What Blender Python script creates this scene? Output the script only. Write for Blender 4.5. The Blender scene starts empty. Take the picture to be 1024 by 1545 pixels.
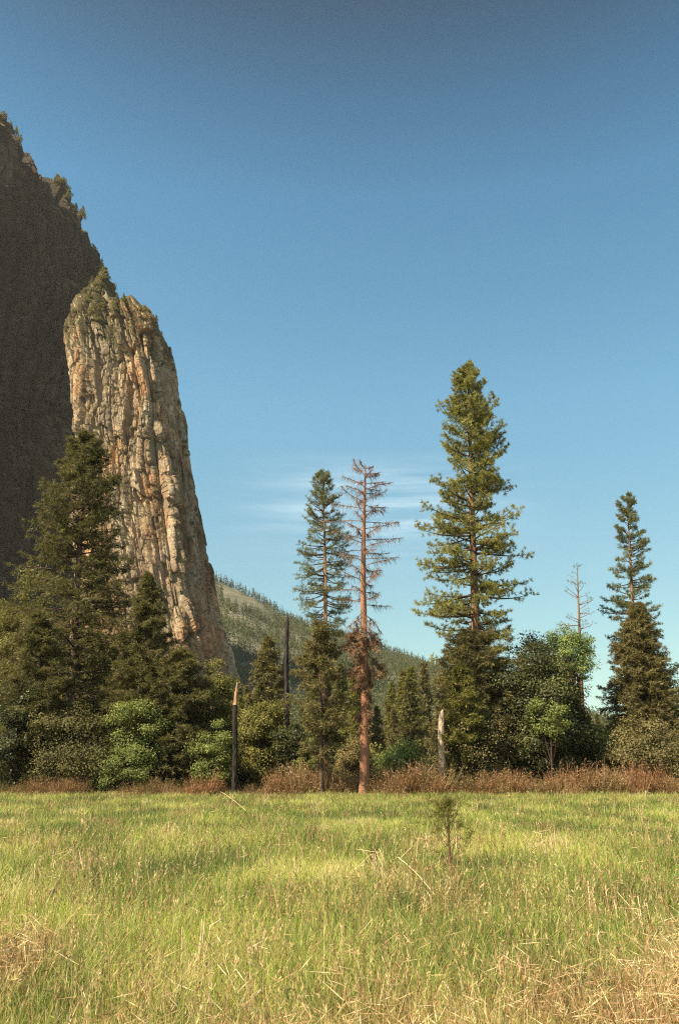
import bpy, math
import numpy as np
from mathutils import Vector
from mathutils.bvhtree import BVHTree

R = np.random.default_rng(7)
sc = bpy.context.scene
COL = sc.collection
rad = math.radians

# ------------------------------------------------------------------ camera
CAM_H = 2.35
F, CX, CY = 1250.0, 512.0, 772.5
PITCH = math.atan((1165 - CY) / F)
cam = bpy.data.cameras.new("camera")
cam.sensor_fit = 'VERTICAL'
cam.sensor_height = 36
cam.lens = 36 * F / 1545
cam.clip_end = 20000
cam.clip_start = 0.1
camo = bpy.data.objects.new("camera", cam)
COL.objects.link(camo)
camo.location = (0, 0, CAM_H)
camo.rotation_euler = (math.pi / 2 + PITCH, 0, 0)
sc.camera = camo


def ray(px, py):
    xc, yc = (px - CX) / F, -(py - CY) / F
    c, s = math.cos(PITCH), math.sin(PITCH)
    return np.array([xc, c - yc * s, s + yc * c])


def at(px, py, Y):
    d = ray(px, py)
    return np.array([0, 0, CAM_H]) + d * (Y / d[1])


def gx(px, Y):
    """x of a ground point seen in column px at distance Y"""
    py = 1165 + 30
    return at(px, py, Y)[0]


# ------------------------------------------------------------------ numpy noise
_perm = np.random.default_rng(3).permutation(256)
_perm = np.concatenate([_perm, _perm, _perm])
_grad = np.random.default_rng(4).normal(size=(256, 3))
_grad /= np.linalg.norm(_grad, axis=1)[:, None]


def perlin(p):
    p = np.asarray(p, float)
    i = np.floor(p).astype(int)
    f = p - i
    u = f * f * f * (f * (f * 6 - 15) + 10)
    i &= 255
    out = 0
    for dx in (0, 1):
        for dy in (0, 1):
            for dz in (0, 1):
                h = _perm[_perm[_perm[(i[..., 0] + dx) & 255] + ((i[..., 1] + dy) & 255)] + ((i[..., 2] + dz) & 255)]
                g = _grad[h]
                d = (g[..., 0] * (f[..., 0] - dx) + g[..., 1] * (f[..., 1] - dy) + g[..., 2] * (f[..., 2] - dz))
                w = (np.where(dx, u[..., 0], 1 - u[..., 0]) * np.where(dy, u[..., 1], 1 - u[..., 1])
                     * np.where(dz, u[..., 2], 1 - u[..., 2]))
                out = out + d * w
    return out


def fbm(p, o=4):
    a, s, out = 1.0, 0, 0
    p = np.asarray(p, float)
    for k in range(o):
        out = out + a * perlin(p + 17.3 * k)
        s += a
        a *= .5
        p = p * 2.03
    return out / s * 1.6


def cell(a, b):
    """random value per integer cell"""
    return _perm[_perm[a.astype(int) & 255] + (b.astype(int) & 255)] / 255.0


# ------------------------------------------------------------------ mesh helpers
def mesh_np(name, verts, faces, mat=None, attrs=None, smooth=False):
    verts = np.asarray(verts, np.float32)
    faces = np.asarray(faces, np.int32)
    k = faces.shape[1]
    me = bpy.data.meshes.new(name)
    me.vertices.add(len(verts))
    me.vertices.foreach_set("co", verts.ravel())
    me.loops.add(faces.size)
    me.loops.foreach_set("vertex_index", faces.ravel())
    me.polygons.add(len(faces))
    me.polygons.foreach_set("loop_start", np.arange(0, faces.size, k, dtype=np.int32))
    if attrs:
        for an, v in attrs.items():
            a = me.attributes.new(an, 'FLOAT', 'POINT')
            a.data.foreach_set("value", np.asarray(v, np.float32))
    me.update(calc_edges=True)
    me.polygons.foreach_set("use_smooth", np.full(len(faces), smooth))
    if mat:
        me.materials.append(mat)
    return me


def obj(name, me, parent=None, loc=(0, 0, 0)):
    o = bpy.data.objects.new(name, me)
    COL.objects.link(o)
    o.location = loc
    if parent is not None:
        o.parent = parent
    return o


def tag(o, label=None, cat=None, group=None, kind=None):
    if label:
        o["label"] = label
    if cat:
        o["category"] = cat
    if group:
        o["group"] = group
    if kind:
        o["kind"] = kind
    return o


def thing(name, label, cat, loc, group=None):
    o = bpy.data.objects.new(name, None)
    o.empty_display_size = .5
    COL.objects.link(o)
    o.location = loc
    return tag(o, label, cat, group)


def dup(src, loc, rz=0, s=1.0, sz=None, label=None, group=None):
    c = src.copy()
    COL.objects.link(c)
    c.location = loc
    c.rotation_euler = (0, 0, rz)
    c.scale = (s, s, sz if sz else s)
    if label:
        c["label"] = label
    if group:
        c["group"] = group
    for ch in list(src.children):
        d = ch.copy()
        COL.objects.link(d)
        d.parent = c
        for g in list(ch.children):
            e = g.copy()
            COL.objects.link(e)
            e.parent = d
    return c


def norm(v):
    return v / (np.linalg.norm(v, axis=-1, keepdims=True) + 1e-9)


class Tubes:
    """collects tapered tubes"""
    def __init__(s):
        s.v, s.f, s.n, s.k = [], [], 0, []

    def add(s, pts, rr, k=6, wob=0.0):
        pts = np.asarray(pts, float)
        rr = np.broadcast_to(np.asarray(rr, float), (len(pts),))
        t = norm(np.gradient(pts, axis=0))
        ref = np.where(np.abs(t[:, 2:3]) > .9, np.array([[1., 0, 0]]), np.array([[0, 0, 1.]]))
        a = norm(np.cross(t, ref))
        b = np.cross(t, a)
        th = np.linspace(0, 2 * math.pi, k, endpoint=False)
        ring = (a[:, None] * np.cos(th)[None, :, None] + b[:, None] * np.sin(th)[None, :, None])
        r = rr[:, None, None]
        if wob:
            r = r * (1 + wob * R.normal(size=(len(pts), k, 1)))
        v = pts[:, None] + ring * r
        m = len(pts)
        i = np.arange(m - 1)[:, None] * k
        j = np.arange(k)[None]
        q = np.stack([i + j, i + (j + 1) % k, i + k + (j + 1) % k, i + k + j], -1).reshape(-1, 4) + s.n
        s.v.append(v.reshape(-1, 3))
        s.f.append(q)
        s.n += m * k
        s.k.append(k)

    def mesh(s, name, mat, smooth=True, extra=None):
        v, f = np.concatenate(s.v), np.concatenate(s.f)
        n0 = len(f)
        if extra and extra[0].v:
            f = np.concatenate([f, np.concatenate(extra[0].f) + len(v)])
            v = np.concatenate([v, np.concatenate(extra[0].v)])
        # graft every limb to the first stem: one hidden face inside the wood
        V = list(s.v) + (list(extra[0].v) if extra else [])
        K = list(s.k) + (list(extra[0].k) if extra else [])
        first = V[0]
        off, g = len(first), []
        for q in V[1:]:
            i = int(np.argmin(((first - q[0]) ** 2).sum(1)))
            i = min(i, len(first) - 2)
            g.append([off, off + 1, i, i + 1])
            off += len(q)
        if g:
            f = np.concatenate([f, np.array(g)])
        me = mesh_np(name, v, f, mat, smooth=smooth)
        if extra:
            me.materials.append(extra[1])
            mi = np.zeros(len(f), np.int32)
            mi[n0:] = 1
            me.polygons.foreach_set("material_index", mi)
        return me


def diamonds(p, d, L, W, side=None):
    """one leaf-shaped quad per row"""
    n = len(p)
    if side is None:
        side = R.normal(size=(n, 3))
    s = norm(np.cross(d, side)) * (W * .5)[:, None]
    m = p + d * (L * .45)[:, None]
    v = np.stack([p, m + s, p + d * L[:, None], m - s], 1).reshape(-1, 3)
    f = np.arange(4 * n).reshape(n, 4)
    return v, f


# ------------------------------------------------------------------ materials
def new_mat(name):
    m = bpy.data.materials.new(name)
    m.use_nodes = True
    nt = m.node_tree
    nt.nodes.clear()
    out = nt.nodes.new("ShaderNodeOutputMaterial")
    return m, nt, nt.nodes, nt.links, out


def ramp(nt, stops, fac=None):
    r = nt.nodes.new("ShaderNodeValToRGB")
    cr = r.color_ramp
    while len(cr.elements) < len(stops):
        cr.elements.new(.5)
    for e, (p, c) in zip(cr.elements, stops):
        e.position = p
        e.color = (*c, 1) if len(c) == 3 else c
    if fac is not None:
        nt.links.new(fac, r.inputs[0])
    return r


def math_n(nt, op, a, b=None, c=None, clamp=False):
    n = nt.nodes.new("ShaderNodeMath")
    n.operation = op
    n.use_clamp = clamp
    for i, v in enumerate((a, b, c)):
        if v is None:
            continue
        if isinstance(v, (int, float)):
            n.inputs[i].default_value = v
        else:
            nt.links.new(v, n.inputs[i])
    return n.outputs[0]


def mix_c(nt, fac, a, b, mode='MIX'):
    n = nt.nodes.new("ShaderNodeMix")
    n.data_type = 'RGBA'
    n.blend_type = mode
    for sock, v in ((n.inputs[0], fac), (n.inputs[6], a), (n.inputs[7], b)):
        if isinstance(v, (int, float)):
            sock.default_value = v
        elif isinstance(v, tuple):
            sock.default_value = (*v, 1)
        else:
            nt.links.new(v, sock)
    return n.outputs[2]


def noise_n(nt, scale, detail=4, rough=.55, vec=None, mapscale=None, kind='Object'):
    n = nt.nodes.new("ShaderNodeTexNoise")
    n.inputs['Scale'].default_value = scale
    n.inputs['Detail'].default_value = detail
    n.inputs['Roughness'].default_value = rough
    if vec is None:
        if kind == 'Position':
            vec = nt.nodes.new("ShaderNodeNewGeometry").outputs['Position']
        else:
            vec = nt.nodes.new("ShaderNodeTexCoord").outputs[kind]
    if mapscale:
        mp = nt.nodes.new("ShaderNodeMapping")
        mp.inputs['Scale'].default_value = mapscale
        nt.links.new(vec, mp.inputs[0])
        vec = mp.outputs[0]
    nt.links.new(vec, n.inputs['Vector'])
    return n.outputs['Fac']


def leaf_mat(name, stops, trans=.3, patch=1.0, rough=.6):
    """foliage: per-leaf tone through a ramp, large soft patches of hue, thin translucent leaves"""
    m, nt, N, L, out = new_mat(name)
    at_ = N.new("ShaderNodeAttribute")
    at_.attribute_name = "tone"
    pn = noise_n(nt, .45 * patch, 3)
    f = math_n(nt, 'ADD', math_n(nt, 'MULTIPLY', at_.outputs['Fac'], .6),
               math_n(nt, 'MULTIPLY_ADD', pn, 1.3, -.42), clamp=True)
    col = ramp(nt, stops, f).outputs[0]
    bs = N.new("ShaderNodeBsdfPrincipled")
    bs.inputs['Roughness'].default_value = rough
    bs.inputs['Specular IOR Level'].default_value = .25
    L.new(col, bs.inputs['Base Color'])
    tr = N.new("ShaderNodeBsdfTranslucent")
    tc = mix_c(nt, .5, col, (.20, .20, .03))
    L.new(tc, tr.inputs[0])
    mx = N.new("ShaderNodeMixShader")
    mx.inputs[0].default_value = trans
    L.new(bs.outputs[0], mx.inputs[1])
    L.new(tr.outputs[0], mx.inputs[2])
    L.new(mx.outputs[0], out.inputs[0])
    return m


def bark_mat(name, dark, light, scale=3.0, bump=.6, extra=None):
    m, nt, N, L, out = new_mat(name)
    n1 = noise_n(nt, scale, 6, .65, mapscale=(2.6, 2.6, .5))
    n2 = noise_n(nt, scale * .35, 3, .5, mapscale=(1, 1, .35))
    f = math_n(nt, 'ADD', math_n(nt, 'MULTIPLY', n1, .65), math_n(nt, 'MULTIPLY', n2, .4))
    stops = [(.32, dark), (.62, light)]
    if extra:
        stops.append((.8, extra))
    col = ramp(nt, stops, f).outputs[0]
    bs = N.new("ShaderNodeBsdfPrincipled")
    bs.inputs['Roughness'].default_value = .9
    bs.inputs['Specular IOR Level'].default_value = .15
    L.new(col, bs.inputs['Base Color'])
    b = N.new("ShaderNodeBump")
    b.inputs['Strength'].default_value = bump
    b.inputs['Distance'].default_value = .12
    L.new(n1, b.inputs['Height'])
    L.new(b.outputs[0], bs.inputs['Normal'])
    L.new(bs.outputs[0], out.inputs[0])
    return m


M = {}
M['pine_needles'] = leaf_mat("pine_needles", [(0, (.065, .07, .022)), (.5, (.25, .24, .065)), (1, (.45, .42, .13))], .38)
M['thin_needles'] = leaf_mat("thin_pine_needles", [(0, (.06, .066, .03)), (.5, (.16, .17, .07)), (1, (.28, .27, .11))], .36)
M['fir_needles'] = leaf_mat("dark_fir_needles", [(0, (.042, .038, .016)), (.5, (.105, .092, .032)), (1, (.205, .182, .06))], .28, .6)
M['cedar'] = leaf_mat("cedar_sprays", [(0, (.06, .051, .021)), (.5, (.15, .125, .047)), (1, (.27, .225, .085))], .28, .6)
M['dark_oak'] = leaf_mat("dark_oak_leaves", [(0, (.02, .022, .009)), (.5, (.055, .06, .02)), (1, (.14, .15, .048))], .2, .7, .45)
M['green_leaf'] = leaf_mat("green_leaves", [(0, (.065, .08, .02)), (.5, (.17, .20, .05)), (1, (.31, .35, .095))], .36)
M['bright_leaf'] = leaf_mat("bright_green_leaves", [(0, (.075, .10, .03)), (.5, (.21, .28, .075)), (1, (.36, .44, .14))], .38)
M['olive_leaf'] = leaf_mat("olive_leaves", [(0, (.055, .05, .015)), (.5, (.16, .15, .036)), (1, (.30, .275, .07))], .32)
M['ochre_leaf'] = leaf_mat("ochre_leaves", [(0, (.09, .065, .025)), (.5, (.19, .145, .055)), (1, (.30, .23, .09))], .25)
M['brown_leaf'] = leaf_mat("red_brown_twigs", [(0, (.12, .055, .028)), (.5, (.30, .15, .07)), (1, (.46, .27, .13))], .2, 2.5)
M['tan_leaf'] = leaf_mat("tan_twigs", [(0, (.14, .085, .04)), (.5, (.32, .20, .09)), (1, (.48, .33, .16))], .2, 2.5)
M['dull_leaf'] = leaf_mat("dull_olive_twigs", [(0, (.07, .055, .022)), (.5, (.19, .14, .05)), (1, (.34, .26, .10))], .2, 2.5)
M['dead_needle'] = leaf_mat("dead_brown_needles", [(0, (.07, .042, .025)), (.5, (.20, .115, .06)), (1, (.32, .20, .11))], .15)
M['hill_tree'] = leaf_mat("hill_forest_needles", [(0, (.035, .045, .02)), (.5, (.085, .10, .04)), (1, (.17, .18, .07))], .2, .05)
M['red_bark'] = bark_mat("red_bark", (.11, .05, .03), (.36, .175, .10), 1.6, 1.0, (.52, .29, .18))
M['pine_bark'] = bark_mat("pine_bark", (.06, .035, .022), (.26, .145, .085), 2.2)
M['dark_bark'] = bark_mat("dark_bark", (.035, .024, .017), (.11, .075, .05), 2.0)
M['char'] = bark_mat("charred_wood", (.012, .010, .009), (.045, .036, .03), 2.0)
M['pale_wood'] = bark_mat("pale_bare_wood", (.28, .19, .12), (.54, .41, .28), 1.6, .5)
M['split_wood'] = bark_mat("split_orange_wood", (.28, .14, .07), (.48, .29, .17), 1.6, .5)
M['dead_twig'] = bark_mat("dead_twigs", (.10, .058, .038), (.29, .18, .12), 1.2, .3)


# ------------------------------------------------------------------ rock
def math_v(nt, vec, off):
    n = nt.nodes.new("ShaderNodeVectorMath")
    n.operation = 'ADD'
    nt.links.new(vec, n.inputs[0])
    n.inputs[1].default_value = (off, off, off)
    return n.outputs[0]


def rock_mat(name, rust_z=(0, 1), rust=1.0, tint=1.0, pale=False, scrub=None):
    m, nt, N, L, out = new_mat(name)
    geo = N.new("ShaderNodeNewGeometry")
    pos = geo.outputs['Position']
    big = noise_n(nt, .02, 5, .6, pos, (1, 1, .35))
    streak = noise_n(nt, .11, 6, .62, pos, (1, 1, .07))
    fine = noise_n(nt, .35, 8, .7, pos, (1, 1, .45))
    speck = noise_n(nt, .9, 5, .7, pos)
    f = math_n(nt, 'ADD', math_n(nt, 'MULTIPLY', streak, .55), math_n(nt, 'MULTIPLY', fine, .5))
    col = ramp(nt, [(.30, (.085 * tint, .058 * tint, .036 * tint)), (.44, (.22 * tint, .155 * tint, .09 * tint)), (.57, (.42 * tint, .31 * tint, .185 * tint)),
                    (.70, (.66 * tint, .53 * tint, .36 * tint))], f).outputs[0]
    # weather-dark bands
    col = mix_c(nt, ramp(nt, [(.46, (0, 0, 0)), (.62, (.8, .8, .8))], big).outputs[0], col,
                mix_c(nt, 1.0, col, (.52, .48, .43), 'MULTIPLY'))
    hue = noise_n(nt, .05, 4, .6, math_v(nt, pos, 40), (1, 1, .5))
    col = mix_c(nt, ramp(nt, [(.46, (0, 0, 0)), (.60, (.7, .7, .7))], hue).outputs[0], col, mix_c(nt, 1.0, col, (.80, .90, 1.02), 'MULTIPLY'))
    col = mix_c(nt, ramp(nt, [(.38, (.8, .8, .8)), (.47, (0, 0, 0))], hue).outputs[0], col, mix_c(nt, 1.0, col, (1.12, .86, .70), 'MULTIPLY'))
    stain = noise_n(nt, .16, 5, .65, math_v(nt, pos, 90), (1, 1, .045))
    col = mix_c(nt, ramp(nt, [(.53, (0, 0, 0)), (.63, (.85, .85, .85))], stain).outputs[0], col, mix_c(nt, 1.0, col, (.30, .27, .25), 'MULTIPLY'))
    # rusty patches where slabs have fallen away
    sep = N.new("ShaderNodeSeparateXYZ")
    L.new(pos, sep.inputs[0])
    zz = N.new("ShaderNodeMapRange")
    zz.inputs[1].default_value = rust_z[1]
    zz.inputs[2].default_value = rust_z[0]
    zz.inputs[3].default_value = 0
    zz.inputs[4].default_value = 1
    L.new(sep.outputs[2], zz.inputs[0])
    rn = noise_n(nt, .035, 4, .6, pos, (1, 1, .5))
    rf = math_n(nt, 'MULTIPLY', ramp(nt, [(.50, (0, 0, 0)), (.60, (1, 1, 1))], rn).outputs[0], zz.outputs[0])
    rf = math_n(nt, 'MULTIPLY', rf, .75 * rust)
    col = mix_c(nt, rf, col, mix_c(nt, fine, (.20, .085, .045), (.52, .27, .15)))
    if pale:
        # paler patches painted for lit spots and lighter rock on the shade-darkened wall
        pn = noise_n(nt, .016, 5, .65, pos, (1, 1, .4))
        col = mix_c(nt, ramp(nt, [(.56, (0, 0, 0)), (.68, (.75, .75, .75))], pn).outputs[0], col, mix_c(nt, fine, (.05, .036, .026), (.26, .195, .135)))
    # brush on the ledges
    sn = N.new("ShaderNodeSeparateXYZ")
    L.new(geo.outputs['Normal'], sn.inputs[0])
    up = math_n(nt, 'ADD', sn.outputs[2], math_n(nt, 'MULTIPLY_ADD', speck, .5, -.25))
    if scrub:
        sz = N.new("ShaderNodeMapRange")
        sz.inputs[1].default_value, sz.inputs[2].default_value = scrub
        sz.inputs[3].default_value, sz.inputs[4].default_value = 0, 1.0
        L.new(sep.outputs[2], sz.inputs[0])
        up = math_n(nt, 'ADD', up, math_n(nt, 'MULTIPLY', sz.outputs[0], math_n(nt, 'MULTIPLY_ADD', noise_n(nt, .06, 5, .65, pos), 2.2, -.72)))
    col = mix_c(nt, ramp(nt, [(.26, (0, 0, 0)), (.5, (1, 1, 1))], up).outputs[0], col,
                mix_c(nt, speck, (.05, .045, .018), (.15, .125, .055)))
    bs = N.new("ShaderNodeBsdfPrincipled")
    bs.inputs['Roughness'].default_value = .92
    bs.inputs['Specular IOR Level'].default_value = .15
    L.new(col, bs.inputs['Base Color'])
    b = N.new("ShaderNodeBump")
    b.inputs['Strength'].default_value = .9
    b.inputs['Distance'].default_value = 2.2
    L.new(math_n(nt, 'ADD', fine, math_n(nt, 'MULTIPLY', speck, .5)), b.inputs['Height'])
    L.new(b.outputs[0], bs.inputs['Normal'])
    L.new(bs.outputs[0], out.inputs[0])
    return m


def rock_disp(p, u):
    """big flutes, jointed columns with staggered blocks, cracks between them: metres outward"""
    z = p[..., 2]
    u = np.broadcast_to(u, z.shape)
    q3 = lambda a, b, o: np.stack([u / a, z / b, 0 * z + o], -1)
    low = 14 * perlin(q3(38, 120, 1.3)) + 9 * (.35 - np.abs(perlin(q3(21, 110, 5.1))))
    d = 0 * z
    uw = u + 14 * perlin(q3(46, 110, 9.)) + 5 * perlin(q3(24, 60, 2.)) + .9 * perlin(q3(8, 22, 4.)) + .03 * z
    for w, h, k, cr in ((21., 52., 7.0, 3.2), (10.5, 27., 5.0, 2.4), (5.2, 13., 3.6, 1.6), (2.4, 6., 1.5, .6)):
        f = uw / w + .35 * perlin(q3(w * 2, h * 1.5, w))
        ci = np.floor(f)
        e = np.minimum(f - ci, 1 - (f - ci)) * w
        fz = z / h + 7.3 * cell(ci + 40, ci * 0 + 3) + .5 * perlin(q3(w, h, 2 * w))
        ri = np.floor(fz)
        ez = np.minimum(fz - ri, 1 - (fz - ri)) * h
        d = d + k * (cell(ci + 40, ri + 11) - .5)
        on = cell(ci + 9, ri + 77) > .35
        d = d - cr * on * np.exp(-(e / (.07 * w + .45)) ** 2) - .4 * cr * np.exp(-(ez / (.05 * h + .3)) ** 2)
        # slabs tilt a little
        d = d + .22 * k * (cell(ci + 5, ri + 31) - .5) * ((f - ci) - .5) * 4
    d = d + 1.2 * fbm(p / np.array([7, 7, 12.]), 4) + .8 * fbm(p / 2.4, 3)
    return low, d


def catmull(P, n, closed=True):
    P = np.asarray(P, float)
    m = len(P)
    out = []
    for i in range(m):
        p0, p1, p2, p3 = P[(i - 1) % m], P[i], P[(i + 1) % m], P[(i + 2) % m]
        t = np.linspace(0, 1, 60, endpoint=False)[:, None]
        out.append(.5 * (2 * p1 + (p2 - p0) * t + (2 * p0 - 5 * p1 + 4 * p2 - p3) * t ** 2 + (3 * p1 - p0 - 3 * p2 + p3) * t ** 3))
    out = np.concatenate(out)
    return out


def resample(loop, n, weight=None):
    d = np.linalg.norm(np.roll(loop, -1, 0) - loop, axis=1)
    if weight is not None:
        d = d * weight
    s = np.concatenate([[0], np.cumsum(d)])
    L2 = np.concatenate([loop, loop[:1]])
    t = np.linspace(0, s[-1], n, endpoint=False)
    return np.stack([np.interp(t, s, L2[:, k]) for k in range(2)], 1)


# --- the lit buttress
YB = 400.0
edgeL = [(1250, 118), (1000, 118), (900, 116), (800, 114), (720, 116), (640, 116), (560, 110), (500, 100), (470, 97), (440, 93), (420, 101), (400, 118), (380, 136)]
edgeR = [(1250, 405), (1100, 372), (1020, 351), (960, 336), (880, 319), (800, 304), (745, 294), (690, 284), (640, 278), (600, 271), (560, 265), (530, 258), (500, 248), (475, 238), (440, 226), (380, 206)]


eL, eR = sorted(edgeL), sorted(edgeR)


def edge_x(e, z, Y):
    """world x of the outline at height z and distance Y"""
    k = (z - CAM_H) / Y
    c, s_ = math.cos(PITCH), math.sin(PITCH)
    yc = (k * c - s_) / (c + k * s_)
    px = np.interp(CY - F * yc, [q[0] for q in e], [q[1] for q in e])
    return (px - CX) / F * Y / (c - yc * s_)


plan = [(-1.0, .35), (-1.0, -.12), (-.62, -.48), (-.1, -.74), (.48, -1.02), (.76, -.98), (.93, -.5), (1.0, .1), (1.0, .55), (.6, 1.05), (-.5, 1.1), (-.9, .8)]
lp = catmull(plan, 0)
wgt = np.where(lp[:, 1] > .45, .25, 1.0)
NB, NZ = 640, 470
loop = resample(lp, NB, wgt)
zb_top = at(215, 470, YB)[2]
DEPTH = 34.0


def top_h(xn):
    # rim height across the buttress, left shoulder higher, notch, then the rounded head
    px = [-1, -.8, -.6, -.35, -.1, .08, .2, .3, .45, .8, .95, 1.0]
    py = [450, 436, 424, 430, 450, 474, 482, 478, 476, 478, 484, 492]
    zz = [at(160, y, YB + 52 + 30 * min(1, max(0, (.25 - q) / .3)))[2] for q, y in zip(px, py)]
    return np.interp(xn, px, zz)


vv = np.linspace(0, 1, NZ)
rings = []
for k, v in enumerate(vv):
    cap = max(0.0, (v - .94) / .06)
    sh = math.sqrt(max(0, 1 - cap ** 2.2)) if cap < 1 else 0.02
    sh = max(sh, .02)
    xn = loop[:, 0] * sh
    ztop = top_h(xn)
    body = min(1, v / .94)
    z = body * (ztop - 14) + (14 * (1 - (1 - cap) ** 2)) + (-8) * (1 - body)
    dep = DEPTH * (1.35 - .45 * body)
    yc0 = YB + 22 + 34 * body ** 1.5
    a = edge_x(eL, z, yc0 + .1 * dep)
    b = edge_x(eR, z, yc0 + .25 * dep)
    x = (a + b) / 2 + xn * (b - a) / 2
    y = yc0 + loop[:, 1] * sh * dep
    y = y + 34 * max(0, (v - .80) / .20) ** 1.4 * np.clip((.25 - loop[:, 0]) / .3, 0, 1)
    rings.append(np.stack([x, y, z], 1))
PB = np.stack(rings)                       # NZ, NB, 3
tan = np.roll(PB, -1, 1) - np.roll(PB, 1, 1)
nrm = norm(np.stack([tan[..., 1], -tan[..., 0], 0 * tan[..., 0]], -1))
arc = np.cumsum(np.linalg.norm(np.diff(PB[NZ // 2], axis=0, append=PB[NZ // 2][:1])[:, :2], axis=1))[None]
lowB, hiB = rock_disp(PB, arc + 137)
lowB, hiB = (lowB - lowB.mean()) * .8, (hiB - hiB.mean()) * .85
edgew = np.clip(1.12 - np.abs(loop[:, 0]) ** 3.5, .12, 1)[None]
fade = np.clip((1 - vv) / .06, .5, 1)[:, None]
PB = PB + nrm * ((lowB * edgew + hiB * np.clip(edgew * 1.6, .42, 1) - 1.2) * fade)[..., None]
PB[..., 2] += (1 - fade) * 9 * fbm(PB / 9.0)
ii = np.arange(NZ - 1)[:, None] * NB
jj = np.arange(NB)[None]
fB = np.stack([ii + jj, ii + (jj + 1) % NB, ii + NB + (jj + 1) % NB, ii + NB + jj], -1).reshape(-1, 4)
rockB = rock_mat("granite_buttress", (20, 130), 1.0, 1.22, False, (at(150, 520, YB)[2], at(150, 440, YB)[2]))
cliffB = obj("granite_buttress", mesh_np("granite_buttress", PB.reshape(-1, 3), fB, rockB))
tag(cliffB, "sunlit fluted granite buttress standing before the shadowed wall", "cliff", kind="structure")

# --- the tall shaded wall behind
P1 = np.array([-330.0, 640.0])
PD = norm(np.array([.50, .87]))
sky_pts = [(-160, 20), (-80, 80), (0, 152), (12, 170), (40, 190), (58, 205), (76, 226), (92, 258), (108, 294), (122, 316), (133, 338), (140, 362), (147, 390), (160, 425), (175, 455), (190, 480), (225, 560)]
ts, hs = [], []
for px, py in sky_pts:
    d = ray(px, py)
    # P1 + t PD = s d(xy)
    A_ = np.array([[PD[0], -d[0]], [PD[1], -d[1]]])
    t, s = np.linalg.solve(A_, -P1)
    ts.append(t)
    hs.append(CAM_H + s * d[2])
ts, hs = np.array(ts), np.array(hs)
NA, NV = 620, 520
tt = np.linspace(ts[0], ts[-1], NA)
wall_xy = P1[None] + tt[:, None] * PD[None]
back = np.array([wall_xy[-1] + np.array([30, 80]), wall_xy[-1] + np.array([-120, 200]), wall_xy[0] + np.array([-420, 300]),
                 wall_xy[0] + np.array([-430, 60]), wall_xy[0] + np.array([-200, -10])])
backh = np.array([hs[-1] * .8, hs[-1] * .7, hs[0] * .6, hs[0] * .7, hs[0] * .9])
base_xy = np.concatenate([wall_xy, back])
top_z = np.concatenate([np.interp(tt, ts, hs), backh])
nA = len(base_xy)
cen = base_xy.mean(0)
outn = np.tile(np.array([PD[1], -PD[0]]), (nA, 1))
outn[NA:] = norm(base_xy[NA:] - cen)
va = np.linspace(0, 1, NV)
PA = np.zeros((NV, nA, 3))
for k, v in enumerate(va):
    lean = 70 * (1 - v) ** 1.6 - 30 * max(0, (v - .86) / .14) ** 1.4 * np.clip(2.2 * perlin(np.stack([np.arange(nA) / 45., np.zeros(nA) + .3, np.zeros(nA)], -1)) + .15, 0, 1)[:, None]
    PA[k, :, :2] = base_xy + outn * lean
    PA[k, :, 2] = v * top_z - 8 * (1 - v)
na3 = np.concatenate([outn, np.zeros((nA, 1))], 1)[None]
uA = np.concatenate([tt, ts[-1] + 60 * np.arange(1, 6)])[None] * .62
dA = sum(rock_disp(PA * .62 + 300, uA)) * 1.9
bigA = 30 * perlin(PA / np.array([120, 120, 330.]) + 2.2) + 34 * perlin(PA / np.array([62, 62, 150.]) + 7.7)
fa = np.clip((1 - va) / .05, .3, 1)[:, None]
PA = PA + na3 * ((dA + bigA) * fa - 6)[..., None]
jag = 9 * fbm(np.stack([tt / 16, tt * 0, tt * 0 + 3], -1), 5) + 5 * (cell(np.floor(tt / 9), np.floor(tt / 9) * 0) - .5)
PA[-40:, :NA, 2] += np.linspace(0, 1, 40)[:, None] * jag[None]
inner = PA[-1].copy()
inner[:, :2] += (cen - inner[:, :2]) * .35
inner[:, 2] -= 30
cent = np.array([[cen[0], cen[1], inner[:, 2].mean() * .8]])
vA = np.concatenate([PA.reshape(-1, 3), inner])
ii = np.arange(NV)[:, None] * nA
jj = np.arange(nA)[None]
fA = np.stack([ii + jj, ii + (jj + 1) % nA, ii + nA + (jj + 1) % nA, ii + nA + jj], -1).reshape(-1, 4)
# roof of the plateau, closing the mass
ci = len(vA)
vA = np.concatenate([vA, cent])
jr = np.arange(nA)
fr = np.stack([NV * nA + jr, NV * nA + (jr + 1) % nA, np.full(nA, ci), np.full(nA, ci)], 1)
meA = mesh_np("cliff_wall", vA, fA, rock_mat("granite_wall", (20, 120), .6, .135, True))  # low tint darkens the rock colour to deepen the wall's shade
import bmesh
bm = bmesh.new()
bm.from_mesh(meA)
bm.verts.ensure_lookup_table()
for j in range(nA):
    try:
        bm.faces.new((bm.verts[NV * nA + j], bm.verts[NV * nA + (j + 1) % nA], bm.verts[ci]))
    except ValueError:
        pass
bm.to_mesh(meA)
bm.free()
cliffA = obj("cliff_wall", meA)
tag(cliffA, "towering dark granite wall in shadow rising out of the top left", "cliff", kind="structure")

# ------------------------------------------------------------------ ground
def ground_z(x, y):
    return .10 * perlin(np.stack([np.asarray(x) / 9., np.asarray(y) / 9., 0 * np.asarray(x) + 1.5], -1))


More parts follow.
